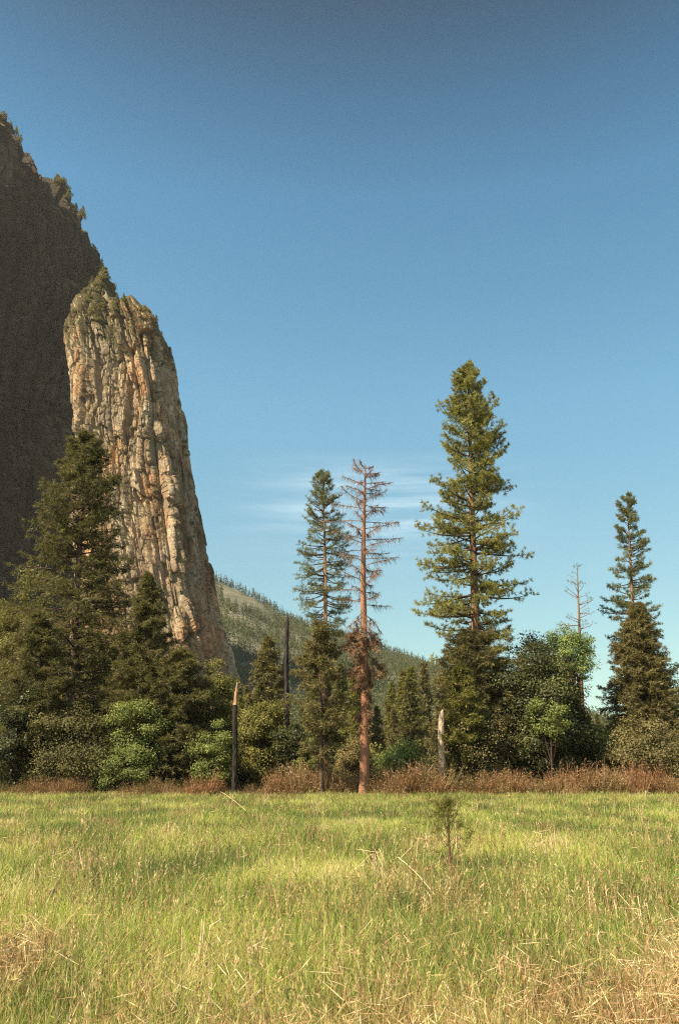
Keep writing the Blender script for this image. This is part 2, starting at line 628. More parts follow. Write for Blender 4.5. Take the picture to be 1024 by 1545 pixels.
m, nt, N, L, out = new_mat("meadow_soil")
n1 = noise_n(nt, .6, 5, kind='Position')
n2 = noise_n(nt, 9, 5, .7, kind='Position')
f = math_n(nt, 'ADD', math_n(nt, 'MULTIPLY', n1, .6), math_n(nt, 'MULTIPLY', n2, .4))
bs = N.new("ShaderNodeBsdfPrincipled")
bs.inputs['Roughness'].default_value = .95
L.new(ramp(nt, [(.35, (.06, .055, .02)), (.5, (.12, .10, .04)), (.65, (.22, .17, .08))], f).outputs[0], bs.inputs['Base Color'])
L.new(bs.outputs[0], out.inputs[0])
gxs = np.concatenate([np.linspace(-4000, -80, 30), np.linspace(-75, 75, 150), np.linspace(80, 4000, 30)])
gys = np.concatenate([np.linspace(-300, -5, 10), np.linspace(-4, 110, 150), np.linspace(120, 6000, 50)])
XX, YY = np.meshgrid(gxs, gys)
GV = np.stack([XX, YY, ground_z(XX, YY) * np.clip((150 - np.abs(YY)) / 60, 0, 1)], -1).reshape(-1, 3)
nx = len(gxs)
ii = np.arange(len(gys) - 1)[:, None] * nx
jj = np.arange(nx - 1)[None]
fG = np.stack([ii + jj, ii + jj + 1, ii + nx + jj + 1, ii + nx + jj], -1).reshape(-1, 4)
gro = obj("ground", mesh_np("ground", GV, fG, m, smooth=True))
tag(gro, "earthy meadow ground under the grass and forest", "ground", kind="structure")

# ------------------------------------------------------------------ far hill
YH = 1500.0
ridge = [(-200, 760), (200, 800), (320, 872), (360, 890), (400, 910), (430, 930), (480, 950), (520, 962), (590, 986), (650, 1006), (700, 1030), (800, 1085), (900, 1118), (1100, 1130), (1500, 1140)]
rx = np.array([at(a, b, YH)[0] for a, b in ridge])
rz = np.array([at(a, b, YH)[2] for a, b in ridge])


def hill_z(x, y):
    g = np.interp(x, rx, rz)
    s = np.where(y < YH, np.clip((y - 430) / (YH - 430), 0, 1) ** 1.15, np.clip(1 - (y - YH) / 1300, 0, 1))
    n = fbm(np.stack([x / 150, y / 150, 0 * x + .3], -1), 4)
    return g * s + n * 16 * np.clip(s * 1.5, 0, 1) * np.clip((YH - y) / 300 + .25, .25, 1) - 3 * (s <= 0)


hx = np.linspace(-800, 1400, 260)
hy = np.linspace(420, 2700, 260)
XX, YY = np.meshgrid(hx, hy)
HV = np.stack([XX, YY, hill_z(XX, YY)], -1).reshape(-1, 3)
nx = len(hx)
ii = np.arange(len(hy) - 1)[:, None] * nx
jj = np.arange(nx - 1)[None]
fH = np.stack([ii + jj, ii + jj + 1, ii + nx + jj + 1, ii + nx + jj], -1).reshape(-1, 4)
m, nt, N, L, out = new_mat("hillside")
n1 = noise_n(nt, .012, 6, .62, kind='Position')
n2 = noise_n(nt, .12, 6, .7, kind='Position')
f = math_n(nt, 'ADD', math_n(nt, 'MULTIPLY', n1, .6), math_n(nt, 'MULTIPLY', n2, .4))
bs = N.new("ShaderNodeBsdfPrincipled")
bs.inputs['Roughness'].default_value = .95
L.new(ramp(nt, [(.42, (.07, .068, .034)), (.54, (.14, .128, .075)), (.64, (.29, .255, .19))], f).outputs[0], bs.inputs['Base Color'])
L.new(bs.outputs[0], out.inputs[0])
hill = obj("hill", mesh_np("hill", HV, fH, m, smooth=True))
tag(hill, "forested granite hill sloping down behind the meadow trees", "hill", kind="structure")

# forest that covers the hill, one mass
def little_trees(xs, ys, zs, hmin, hmax, k):
    n = len(xs)
    h = R.uniform(hmin, hmax, n)
    t = R.uniform(0, 1, (n, k)) ** .85
    ang = R.uniform(0, 2 * math.pi, (n, k))
    r = (1 - t) * h[:, None] * R.uniform(.10, .19, (n, 1)) * R.uniform(.5, 1.1, (n, k)) + .12
    p = np.stack([xs[:, None] + r * np.cos(ang) * .4, ys[:, None] + r * np.sin(ang) * .4, zs[:, None] + h[:, None] * (.06 + .94 * t)], -1)
    d = norm(np.stack([np.cos(ang), np.sin(ang), R.uniform(-.5, .5, (n, k)) + t * 1.2], -1))
    Ls = r * .9 + h[:, None] * .05
    tone = np.repeat(np.clip(R.uniform(.0, 1, (n, 1)) * .8 + R.uniform(0, .3, (n, k)), 0, 1).ravel(), 4)
    v, f = diamonds(p.reshape(-1, 3), d.reshape(-1, 3), Ls.ravel(), Ls.ravel() * .6)
    return v, f, tone


xs = R.uniform(-480, 860, 30000)
ys = 470 + (1580 - 470) * R.uniform(0, 1, 30000) ** .9
pn = fbm(np.stack([xs / 70, ys / 90, xs * 0 + 4], -1), 3)
crest = np.exp(-((xs + 165) / 110) ** 2 - ((ys - 1400) / 150) ** 2)
keep = (pn > -.42 + .6 * crest) & (np.abs(xs) < ys * .55)
xs, ys = xs[keep], ys[keep]
v, f, tone = little_trees(xs, ys, hill_z(xs, ys) - .3, 7, 19, 46)
hf = obj("hill_forest", mesh_np("hill_forest", v, f, M['hill_tree'], {"tone": tone}))
tag(hf, "far conifer forest covering the hazy hillside", "forest", kind="stuff")
# trees standing clear along the hill's skyline, one object each
protos = []
for k in range(4):
    v, f, tone = little_trees(np.zeros(1), np.zeros(1), np.zeros(1), 14, 14, 110)
    protos.append(mesh_np("skyline_conifer", v, f, M['hill_tree'], {"tone": tone}))
for k in range(90):
    px = 318 + 370 * (k + R.uniform(0, .9)) / 90
    y = YH + R.uniform(-12, 8)
    x = at(px, np.interp(px, [a for a, b in ridge], [b for a, b in ridge]), YH)[0] * y / YH
    o = obj("skyline_conifer", protos[k % 4], loc=(x, y, float(hill_z(np.array([x]), np.array([y]))[0]) - .5))
    s = R.uniform(.45, 1.25)
    o.scale = (s * 1.15, s * 1.15, s)
    o.rotation_euler.z = R.uniform(0, 6)
    tag(o, "tiny conifer standing on the skyline of the far hill", "tree", "conifers along the skyline of the far hill")


# ------------------------------------------------------------------ conifers
def tone_of(n, k, lo=0, hi=1):
    return np.repeat(R.uniform(lo, hi, n), k)


def make_conifer(name, label, cat, base, H, prof, r0, mat, bark, lean=0.0, cb=.1, levels=40, per=4, a_top=50, a_bot=-5,
                 curl=18, tw=7, tm=2, tuft_L=.34, tuft_W=.05, needles=12, inner=.3, vert=.25, flat=False, gap=.0,
                 group=None, limb_mat=None, twl=.24, az_bias=None, wob=.0, limbs_r=1.0, sag=0.0, spread=.95, clump=0):
    """trunk + whorled limbs that carry tufts of needles. prof: list of (height fraction, radius metres)"""
    root = thing(name, label, cat, (base[0], base[1], base[2]), group)
    z = np.linspace(0, 1, 26)
    ph = R.uniform(0, 6)
    def axis(t):
        return np.stack([lean * t + wob * np.sin(t * 5 + ph), wob * np.cos(t * 4 + ph) - wob * math.cos(ph), H * t], -1)
    T = Tubes()
    rr = r0 * np.clip((1 - z) ** .75, .02, 1) + .018
    rr[0] *= 1.22
    rr[1] *= 1.05
    T.add(axis(z), rr, 10, .03)
    ph_, pr_ = zip(*prof)
    B = Tubes()
    C, Ax, S = [], [], []
    lev = np.linspace(0, 1, levels) ** .9
    for li, q in enumerate(lev):
        t0 = cb + (0.985 - cb) * q
        for b in range(per):
            if R.uniform() < gap:
                continue
            t = min(.992, t0 + R.uniform(-.5, .5) * (1 - cb) / levels)
            L_ = np.interp(t, ph_, pr_) * R.choice([R.uniform(.55, .85), R.uniform(.85, 1.12)])
            if L_ < .12:
                L_ = .12
            az = R.uniform(0, 2 * math.pi)
            if az_bias is not None:
                L_ *= 1 + az_bias[1] * math.cos(az - az_bias[0])
            e0 = rad(a_bot + (a_top - a_bot) * ((t - cb) / (1 - cb)) ** 1.4 + R.normal() * 9)
            s = np.linspace(0, 1, 7)
            el = e0 + rad(curl) * (s ** 1.5) * R.uniform(.4, 1.3) - rad(sag) * np.sin(s * math.pi)
            step = L_ / 6
            hx_ = np.concatenate([[0], np.cumsum(np.cos(el[1:]) * step)])
            hz_ = np.concatenate([[0], np.cumsum(np.sin(el[1:]) * step)])
            az2 = az + R.normal() * .25 * s
            P = axis(np.array([t]))[0] + np.stack([np.cos(az2) * hx_, np.sin(az2) * hx_, hz_], -1)
            if limbs_r:
                B.add(P[::2] if L_ < 1.5 else P, limbs_r * (.016 + .021 * L_ * (1 - s))[::2] if L_ < 1.5 else limbs_r * (.016 + .021 * L_ * (1 - s)), 4)
            # twigs
            n = max(2, int(tw * (.45 + .55 * min(1, L_ / 3))))
            sp = inner + (1 - inner) * (np.arange(n) + R.uniform(.2, .9, n)) / n
            sp = np.clip(sp, 0, 1)
            bp = np.stack([np.interp(sp, s, P[:, k]) for k in range(3)], -1)
            d = norm(P[-1] - P[0])
            sd = norm(np.cross(d, [0, 0, 1.0]))
            sg = np.where(np.arange(n) % 2 == 0, 1, -1)[:, None]
            td = norm(d * R.uniform(.3, .9, (n, 1)) + sd * sg * R.uniform(.3, 1, (n, 1)) + np.array([0, 0, 1.0]) * R.normal(.15 if not flat else -.15, vert, (n, 1)))
            tl = (twl * L_ * (1.25 - .75 * sp) + .22) * R.uniform(.6, 1.2, n)
            for j in range(tm):
                fr = (j + 1) / tm
                C.append(bp + td * (tl * fr)[:, None])
                Ax.append(td)
                S.append(np.full(n, 1.0))
            C.append(P[-1:] + 0)
            Ax.append(norm(P[-1:] - P[-2:-1]))
            S.append(np.ones(1))
    C, Ax = np.concatenate(C), np.concatenate(Ax)
    n = len(C)
    c = np.repeat(C, needles, 0)
    a = np.repeat(Ax, needles, 0)
    rnd = norm(R.normal(size=c.shape))
    if flat:
        rnd[:, 2] *= .7
        rnd[:, 2] -= .12
    else:
        rnd[:, 2] += .2
    d = norm(a * .55 + rnd * spread)
    Ls = tuft_L * R.uniform(.65, 1.25, len(c))
    v, f = diamonds(c - d * (Ls * .12)[:, None] + R.normal(size=c.shape) * tuft_L * .12, d, Ls, np.full(len(c), tuft_W) * R.uniform(.7, 1.4, len(c)))
    tone = np.repeat(np.clip(np.repeat(R.uniform(0, 1, n), needles) * .6 + R.uniform(0, .45, len(c)), 0, 1), 4)
    crown = obj("crown", mesh_np("crown", v, f, mat, {"tone": tone}), root)
    obj("trunk", T.mesh("trunk", bark, extra=(B, limb_mat or bark)), root)
    return root


def place(px_base, top, Y):
    """ground point, height, sideways lean for a tree whose base stands in column px_base and whose tip is at pixel top"""
    x = gx(px_base, Y)
    tp = at(top[0], top[1], Y)
    return np.array([x, Y, -.1]), tp[2] + .1, tp[0] - x


def prof_px(pts, top, Y, base_z=0):
    """(pixel row, half width in pixels) -> (height fraction, metres)"""
    H = at(top[0], top[1], Y)[2]
    o = []
    for y, hw in pts:
        z = at(512, y, Y)[2]
        w = at(512 + hw, y, Y)[0]
        o.append((z / H, w))
    return sorted(o)


def wide(p, k=1.2):
    return [(a, b * k) for a, b in p]


def conifer_px(name, label, base, top, Y, pts, r0, mat, bark, **kw):
    b, H, ln = place(base, top, Y)
    return make_conifer(name, label, "tree", b, H, wide(prof_px(pts, top, Y), 1.22 if kw.get('flat') else 1.05), r0, M[mat], M[bark], lean=ln, **kw)


# the tall ponderosa
conifer_px("ponderosa_pine", "tallest full crowned green pine, rising from the forest edge right of the dead tree", 724, (705, 550), 88,
           [(550, 3), (575, 21), (600, 29), (620, 36), (645, 50), (680, 54), (720, 58), (760, 68), (800, 74), (830, 76), (870, 76), (910, 88), (940, 76), (975, 60), (1010, 50), (1060, 44)],
           .62, 'pine_needles', 'pine_bark', cb=.22, levels=50, per=6, a_top=48, a_bot=-14, curl=24, tw=13, tm=2, tuft_L=.42, tuft_W=.048,
           needles=24, inner=.2, vert=.22, twl=.24, gap=.16, sag=7, limb_mat=M['dark_bark'])

# thin living pine
conifer_px("thin_pine", "thin see-through pine with sparse green crown close left of the bare dead tree", 494, (486, 712), 77.2,
           [(712, 4), (735, 18), (770, 27), (810, 33), (850, 37), (890, 40), (930, 32), (955, 22), (975, 12)], .31, 'thin_needles', 'pine_bark',
           cb=.46, levels=44, per=5, a_top=42, a_bot=-22, curl=34, tw=9, tm=2, tuft_L=.32, tuft_W=.032, needles=12, inner=.45, vert=.3, twl=.2, gap=.15,
           limb_mat=M['dark_bark'], wob=.12, sag=10)

# right pine, sparse
conifer_px("slim_pine", "slim tall pine with open narrow crown rising above the dense cedar on the right", 968, (945, 748), 96,
           [(748, 4), (770, 17), (800, 21), (840, 29), (880, 33), (915, 40), (945, 42), (980, 30)], .36, 'thin_needles', 'pine_bark',
           cb=.44, levels=36, per=5, a_top=40, a_bot=-14, curl=26, tw=8, tm=2, tuft_L=.38, tuft_W=.045, needles=14, inner=.4, vert=.2, gap=.2, twl=.22,
           limb_mat=M['dark_bark'])

# nearly dead pine behind the bright tree
conifer_px("dying_pine", "small nearly bare pine poking out above the bright green tree", 882, (870, 853), 104,
           [(853, 3), (875, 14), (900, 20), (930, 30), (950, 26), (1000, 15)], .34, 'thin_needles', 'pine_bark',
           cb=.5, levels=15, per=4, a_top=38, a_bot=-6, curl=16, tw=5, tm=1, tuft_L=.26, tuft_W=.04, needles=6, inner=.5, vert=.2, gap=.15, twl=.2,
           limb_mat=M['dead_twig'])

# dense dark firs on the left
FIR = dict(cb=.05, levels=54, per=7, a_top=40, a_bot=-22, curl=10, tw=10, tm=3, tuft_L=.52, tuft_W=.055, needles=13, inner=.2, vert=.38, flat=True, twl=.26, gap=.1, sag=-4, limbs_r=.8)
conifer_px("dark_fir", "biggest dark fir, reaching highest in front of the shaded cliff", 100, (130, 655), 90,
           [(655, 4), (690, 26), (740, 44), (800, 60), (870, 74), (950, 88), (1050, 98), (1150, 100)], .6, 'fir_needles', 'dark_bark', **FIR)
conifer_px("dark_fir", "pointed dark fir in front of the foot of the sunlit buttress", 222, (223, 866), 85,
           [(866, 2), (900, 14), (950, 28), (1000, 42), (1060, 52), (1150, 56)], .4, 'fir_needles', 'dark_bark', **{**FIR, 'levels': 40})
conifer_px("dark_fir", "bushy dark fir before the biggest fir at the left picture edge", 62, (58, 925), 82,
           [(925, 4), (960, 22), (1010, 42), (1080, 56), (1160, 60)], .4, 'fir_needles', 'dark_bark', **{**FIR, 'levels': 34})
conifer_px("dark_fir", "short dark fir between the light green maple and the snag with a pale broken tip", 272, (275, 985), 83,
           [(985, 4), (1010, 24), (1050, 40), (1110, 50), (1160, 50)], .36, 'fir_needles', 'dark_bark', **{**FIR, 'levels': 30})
conifer_px("olive_cedar", "brownish olive cedar hiding the lower trunk of the thin pine", 486, (482, 945), 76.2,
           [(945, 4), (960, 14), (1000, 30), (1060, 36), (1120, 30), (1140, 14)], .2, 'cedar', 'dark_bark', **{**FIR, 'levels': 18, 'gap': .45, 'cb': .25})
conifer_px("brown_cedar", "dense brown green cedar hiding the foot of the slim right pine", 966, (961, 912), 89,
           [(912, 3), (935, 14), (970, 26), (1010, 36), (1060, 46), (1110, 56), (1165, 62)], .42, 'cedar', 'dark_bark', **{**FIR, 'levels': 74, 'a_bot': -40, 'gap': .06, 'per': 8, 'tuft_L': .42, 'tw': 8})
conifer_px("shade_cedar", "dark cedar filling in below the crown of the tallest pine", 722, (716, 955), 86.5,
           [(955, 8), (980, 36), (1010, 56), (1060, 60), (1120, 62), (1165, 56)], .36, 'cedar', 'dark_bark', **{**FIR, 'levels': 36, 'a_top': 15})
conifer_px("young_cedar", "young olive cedar close behind the pale dead snag", 698, (694, 1008), 80.2,
           [(1010, 4), (1040, 19), (1070, 27), (1100, 26), (1140, 18)], .12, 'olive_leaf', 'dark_bark', **{**FIR, 'levels': 22, 'cb': .3, 'gap': .35})
conifer_px("distant_cedar", "pointed dim cedar behind the charred bare pole", 404, (405, 962), 130,
           [(962, 2), (990, 12), (1030, 22), (1100, 32)], .4, 'cedar', 'dark_bark', **{**FIR, 'levels': 34, 'tuft_L': .7, 'tuft_W': .10, 'tw': 7, 'tm': 2, 'needles': 10})


# ------------------------------------------------------------------ broadleaf trees and shrubs
def make_broadleaf(name, label, cat, base, H, hw, mat, bark, crown_lo=.15, clumps=70, leaves=170, leaf=.22, trunk_r=.25, group=None, lean=0,
                   clump_r=None, gap=.25, stems=1, depth=1.0, top_pow=1.0):
    root = thing(name, label, cat, tuple(base), group)
    zc = H * (crown_lo + (1 - crown_lo) * .5)
    hz = H * (1 - crown_lo) * .5
    u = norm(R.normal(size=(clumps, 3)))
    rr = R.uniform(.3, 1.0, (clumps, 1)) ** .4
    cr = clump_r or .22 * min(hw * 1.3, hz * 1.3) + .12
    c = u * rr * np.array([max(.2, hw - cr * .7), max(.2, hw * depth - cr * .7), max(.2, hz - cr * .7)])
    c *= 1 + .22 * R.normal(size=(clumps, 1))
    c[:, 2] += zc
    c[:, 0] += lean * c[:, 2] / H
    c[:, 2] = np.clip(c[:, 2], .25, H - .2)
    T = Tubes()
    tops = []
    for s_ in range(stems):
        b0 = np.zeros(3)
        end = np.array([lean * .7 + R.normal() * .3 * hw * (stems > 1), R.normal() * .2, zc * 1.15])
        q = np.linspace(0, 1, 9)[:, None]
        P = b0 + (end - b0) * q + .06 * hw * np.sin(q * 4 + R.uniform(0, 6)) * np.array([[1, .7, 0]])
        T.add(P, trunk_r / math.sqrt(stems) * (1 - .75 * q[:, 0]) + .01, 7, .04)
        tops.append(P)
    B = Tubes()
    for i in range(clumps):
        P = tops[i % stems]
        k = R.integers(3, 8)
        a = P[k]
        e = c[i]
        q = np.linspace(0, 1, 6)[:, None]
        mid = (a + e) / 2 + np.array([0, 0, -.08 * np.linalg.norm(e - a)]) + R.normal(size=3) * .08 * np.linalg.norm(e - a)
        B.add((1 - q) ** 2 * a + 2 * q * (1 - q) * mid + q ** 2 * e, trunk_r * (.28 * (1 - q[:, 0]) + .05) / math.sqrt(stems), 4)
    obj("trunk", T.mesh("trunk", bark, extra=(B, bark)), root)
    leaves = int(leaves * 1.4)
    n = clumps * leaves
    idx = np.repeat(np.arange(clumps), leaves)
    sz = cr * R.uniform(.6, 1.25, clumps)[idx][:, None]
    g = norm(R.normal(size=(n, 3))) * (R.uniform(0, 1, (n, 1)) ** .5 + .12 * R.normal(size=(n, 1)))
    p = c[idx] + g * sz * np.array([1.2, 1.2, .7])
    p[:, 2] = np.abs(p[:, 2])
    outw = norm(g + .4 * norm(c - np.array([0, 0, zc]))[idx])
    d = norm(R.normal(size=(n, 3)) + outw * .5)
    sd = norm(outw + np.array([0, 0, .6]) + .6 * R.normal(size=(n, 3)))
    Ls = leaf * 1.0 * R.uniform(.6, 1.3, n)
    d = norm(d - sd * np.sum(d * sd, 1, keepdims=True) * .8)
    v, f = diamonds(p, d, Ls, Ls * .62, sd)
    ct = R.uniform(0, 1, clumps)
    tone = np.repeat(np.clip(ct[idx] * .7 + R.uniform(0, .35, n), 0, 1), 4)
    obj("crown", mesh_np("crown", v, f, mat, {"tone": tone}), root)
    return root


def broad_px(name, label, cat, px, top_y, hw_px, Y, mat, bark='dark_bark', **kw):
    x = gx(px, Y)
    H = at(px, top_y, Y)[2]
    tx = at(px, top_y, Y)[0]
    hw = hw_px * Y / F * 1.04
    return make_broadleaf(name, label, cat, (x, Y, -.05), H, hw, M[mat], M[bark], **kw)


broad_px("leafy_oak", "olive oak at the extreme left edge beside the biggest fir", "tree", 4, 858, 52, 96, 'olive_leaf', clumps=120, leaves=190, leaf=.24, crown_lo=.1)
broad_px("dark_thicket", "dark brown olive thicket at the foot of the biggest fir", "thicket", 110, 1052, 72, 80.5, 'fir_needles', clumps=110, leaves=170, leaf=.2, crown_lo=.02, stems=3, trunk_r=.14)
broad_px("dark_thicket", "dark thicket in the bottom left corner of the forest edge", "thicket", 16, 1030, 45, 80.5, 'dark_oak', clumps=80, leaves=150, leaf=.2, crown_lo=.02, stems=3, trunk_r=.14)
broad_px("green_maple", "light green maple between the two pointed firs near the meadow", "tree", 206, 1036, 42, 81, 'green_leaf', clumps=80, leaves=170, leaf=.2, crown_lo=.1, trunk_r=.14)
broad_px("green_shrub", "low light green shrub under the light green maple", "shrub", 190, 1120, 50, 79.5, 'green_leaf', clumps=60, leaves=140, leaf=.16, crown_lo=.02, stems=4, trunk_r=.1)
broad_px("leafy_tree", "mid green leafy tree right beside the snag with a pale broken tip", "tree", 318, 996, 40, 87, 'olive_leaf', clumps=90, leaves=170, leaf=.22, crown_lo=.05, trunk_r=.2)
broad_px("leafy_shrub", "green shrub low at the foot of the snag with a pale broken tip", "shrub", 322, 1085, 36, 80, 'green_leaf', clumps=60, leaves=150, leaf=.18, crown_lo=.02, stems=3, trunk_r=.1)
broad_px("round_oak", "rounded yellow olive tree between the broken snag and the charred pole", "tree", 398, 1050, 46, 84, 'olive_leaf', clumps=100, leaves=200, leaf=.2, crown_lo=.04, trunk_r=.18)
broad_px("dark_bush", "dark rounded bush right of the foot of the charred pole", "shrub", 440, 1078, 30, 81.5, 'dark_oak', clumps=60, leaves=170, leaf=.2, crown_lo=.02, trunk_r=.12)
broad_px("green_shrub", "green shrub between the dark bush and the thin pine's trunk", "shrub", 466, 1112, 22, 80.5, 'green_leaf', clumps=45, leaves=130, leaf=.16, crown_lo=.02, stems=3, trunk_r=.08)
broad_px("ochre_bush", "dry ochre bush directly left of the dead tree's trunk", "shrub", 530, 1110, 30, 83, 'ochre_leaf', clumps=60, leaves=150, leaf=.16, crown_lo=.02, stems=3, trunk_r=.08)
broad_px("green_bush", "bright green bush right of the dead tree's trunk", "shrub", 606, 1112, 42, 83, 'bright_leaf', clumps=80, leaves=150, leaf=.17, crown_lo=.02, stems=4, trunk_r=.1)
broad_px("dark_oak", "big dark green oak right of the tallest pine", "tree", 826, 972, 62, 83, 'dark_oak', clumps=170, leaves=210, leaf=.24, crown_lo=.02, trunk_r=.35)
broad_px("open_oak", "dark leafed oak with open airy top branches behind the big dark oak", "tree", 826, 950, 44, 92, 'dark_oak', clumps=70, leaves=120, leaf=.26, crown_lo=.45, trunk_r=.3)
broad_px("bright_tree", "bright green leafy tree below the nearly bare pine", "tree", 878, 938, 38, 86.5, 'bright_leaf', clumps=60, leaves=150, leaf=.2, crown_lo=.6, trunk_r=.25, bark='pine_bark')
broad_px("bright_shrub", "small lit green tree in the gap of the big dark oak", "tree", 836, 1046, 36, 79.5, 'green_leaf', clumps=34, leaves=120, leaf=.2, crown_lo=.55, trunk_r=.1)
broad_px("dark_shrub", "dark shrub right of the big dark oak's foot under the nearly bare pine", "shrub", 880, 1040, 24, 85, 'dark_oak', clumps=60, leaves=160, leaf=.2, crown_lo=.02, stems=3, trunk_r=.1)
broad_px("bright_shrub", "yellow green shrub between the big dark oak and the brown cedar", "shrub", 910, 1092, 26, 86, 'green_leaf', clumps=60, leaves=150, leaf=.18, crown_lo=.02, stems=3, trunk_r=.1)
broad_px("pale_tree", "loose grey green tree at the right picture edge", "tree", 1026, 985, 34, 99, 'thin_needles', clumps=60, leaves=100, leaf=.24, crown_lo=.3, trunk_r=.25)
broad_px("brown_thicket", "olive brown thicket at the foot of the brown cedar", "thicket", 990, 1075, 62, 82, 'cedar', clumps=110, leaves=160, leaf=.2, crown_lo=.02, stems=3, trunk_r=.14)
broad_px("olive_thicket", "olive thicket at the foot of the tallest pine", "thicket", 722, 1060, 54, 82, 'cedar', clumps=110, leaves=170, leaf=.2, crown_lo=.02, stems=3, trunk_r=.14)

# background conifers and understorey: individual copies
bgp = []
for k in range(4):
    bgp.append(make_conifer("forest_conifer", "", "tree", (0, 0, 0), 20.0, [(0, 3.0), (.1, 3.1), (.5, 2.1), (.85, .8), (1, .1)], .28,
                            M[['cedar', 'fir_needles', 'olive_leaf', 'cedar'][k]], M['dark_bark'], **{**FIR, 'levels': 34, 'per': 5, 'tuft_L': .75, 'tuft_W': .16, 'needles': 6, 'tw': 6, 'tm': 2}))
# ceiling of the background treetops across the picture
lim_x = [-60, 60, 180, 300, 350, 440, 530, 560, 600, 640, 660, 700, 780, 840, 900, 920, 1000, 1080]
lim_y = [900, 960, 960, 1000, 1040, 1000, 1010, 1040, 1020, 990, 1010, 1010, 1020, 1040, 1075, 1075, 1040, 1020]
spots = []
for k in range(135):
    px = R.uniform(-60, 1085)
    Y = R.uniform(102, 330)
    spots.append((px, Y))
for k, (px, Y) in enumerate(spots):
    ty = np.interp(px, lim_x, lim_y) + abs(R.normal()) * 28 - (6 if R.uniform() < .2 else 0)
    H = max(5, at(px, ty, Y)[2])
    x = gx(px, Y)
    s = H / 20
    w = min(s * R.uniform(.9, 1.2), s * 1.1 + .1)
    src = bgp[k % 4]
    if k < 4:
        o = src
        o.location = (x, Y, -.1)
        o.scale = (w, w, s)
        o.rotation_euler.z = R.uniform(0, 6)
    else:
        o = dup(src, (x, Y, -.1), R.uniform(0, 6), w, s)
    tag(o, "dim conifer in the background forest behind the meadow edge trees", "tree", "background conifers behind the meadow edge")

ups = []
for k, mt in enumerate(('fir_needles', 'cedar', 'olive_leaf', 'dark_oak', 'green_leaf')):
    ups.append(make_broadleaf("understorey_shrub", "", "shrub", (0, 0, 0), 4.2, 2.4, M[mt], M['dark_bark'], crown_lo=.02, clumps=60, leaves=120, leaf=.24, stems=3, trunk_r=.1))
for k in range(80):
    px = -60 + 1145 * (k + R.uniform(0, 1)) / 80
    Y = R.uniform(87, 100)
    s = R.uniform(.6, 1.25)
    kk = k % 5
    if k < 5:
        o = ups[k]
        o.location = (gx(px, Y), Y, -.1)
        o.rotation_euler.z = R.uniform(0, 6)
        o.scale = (s, s, s)
    else:
        o = dup(ups[kk], (gx(px, Y), Y, -.1), R.uniform(0, 6), s)
    tag(o, "leafy understorey shrub in the shade behind the front row of trees", "shrub", "understorey shrubs in the forest shade")

# ------------------------------------------------------------------ dead tree
b, H, ln = place(548, (550, 702), 76.4)
dead = thing("dead_tree", "tall bare dead tree with reddish trunk and many thin bare branches", "dead tree", tuple(b))
T = Tubes()
q = np.linspace(0, 1, 40)
ax = np.stack([ln * q + .10 * np.sin(q * 7), .06 * np.sin(q * 5), H * q], -1)
rr = .42 * (1 - q) ** .72 + .05
rr[:2] *= (1.12, 1.04)
T.add(ax, rr, 14, .035)
obj("trunk", T.mesh("trunk", M['red_bark']), dead)
dprof = [(.15, .5), (.30, .9), (.36, 1.5), (.42, 2.6), (.48, 3.0), (.62, 3.2), (.75, 3.5), (.86, 3.6), (.93, 2.7), (.98, 1.8), (1, 1.1)]
CC, AA = [], []
nbr = 98
for k in range(nbr):
    t = .17 + .825 * ((k + R.uniform(0, .8)) / nbr) ** .8
    L_ = np.interp(t, *zip(*dprof)) * R.uniform(.55, 1.12)
    az = k * 2.4 + R.normal() * .3
    s = np.linspace(0, 1, 8)
    e0 = rad(10 + 22 * (t - .4)) if t > .55 else rad(-25)
    el = e0 - rad(34 if t < .94 else 10) * s ** 1.1 + rad(26) * s ** 3 + R.normal() * rad(7)
    st = L_ / 7
    h_ = np.concatenate([[0], np.cumsum(np.cos(el[1:]) * st)])
    z_ = np.concatenate([[0], np.cumsum(np.sin(el[1:]) * st)])
    a2 = az + R.normal() * .35 * s
    P = np.array([np.interp(t, q, ax[:, i]) for i in range(3)]) + np.stack([np.cos(a2) * h_, np.sin(a2) * h_, z_], -1)
    B = Tubes()
    B.add(P, .020 + .024 * (1 - s) * (1 + (t < .5)), 4)
    n = 58
    for j in range(n):
        u = R.uniform(.25, 1)
        p0 = np.array([np.interp(u, s, P[:, i]) for i in range(3)])
        d = norm(norm(P[-1] - P[0]) * .6 + R.normal(size=3) * .55 + np.array([0, 0, -.4]))
        l = R.uniform(.25, .8) * (1.2 - .5 * u) * min(1, L_ / 2)
        B.add(np.stack([p0, p0 + d * l * .5, p0 + d * l + np.array([0, 0, -.22 * l])]), [.017, .014, .009], 3)
        if t < .5 and R.uniform() < .6:
            for w in range(3):
                CC.append(p0 + d * l * R.uniform(.2, 1) + R.normal(size=3) * .12)
                AA.append(d)
    obj("branch", B.mesh("branch", M['dead_twig']), dead)
CC, AA = np.array(CC), np.array(AA)
c = np.repeat(CC, 10, 0)
d = norm(np.repeat(AA, 10, 0) * .4 + R.normal(size=c.shape) * .8 + np.array([0, 0, -.35]))
Ls = .30 * R.uniform(.6, 1.2, len(c))
v, f = diamonds(c, d, Ls, np.full(len(c), .035))
obj("dead_needles", mesh_np("dead_needles", v, f, M['dead_needle'], {"tone": tone_of(len(c), 4)}), dead)


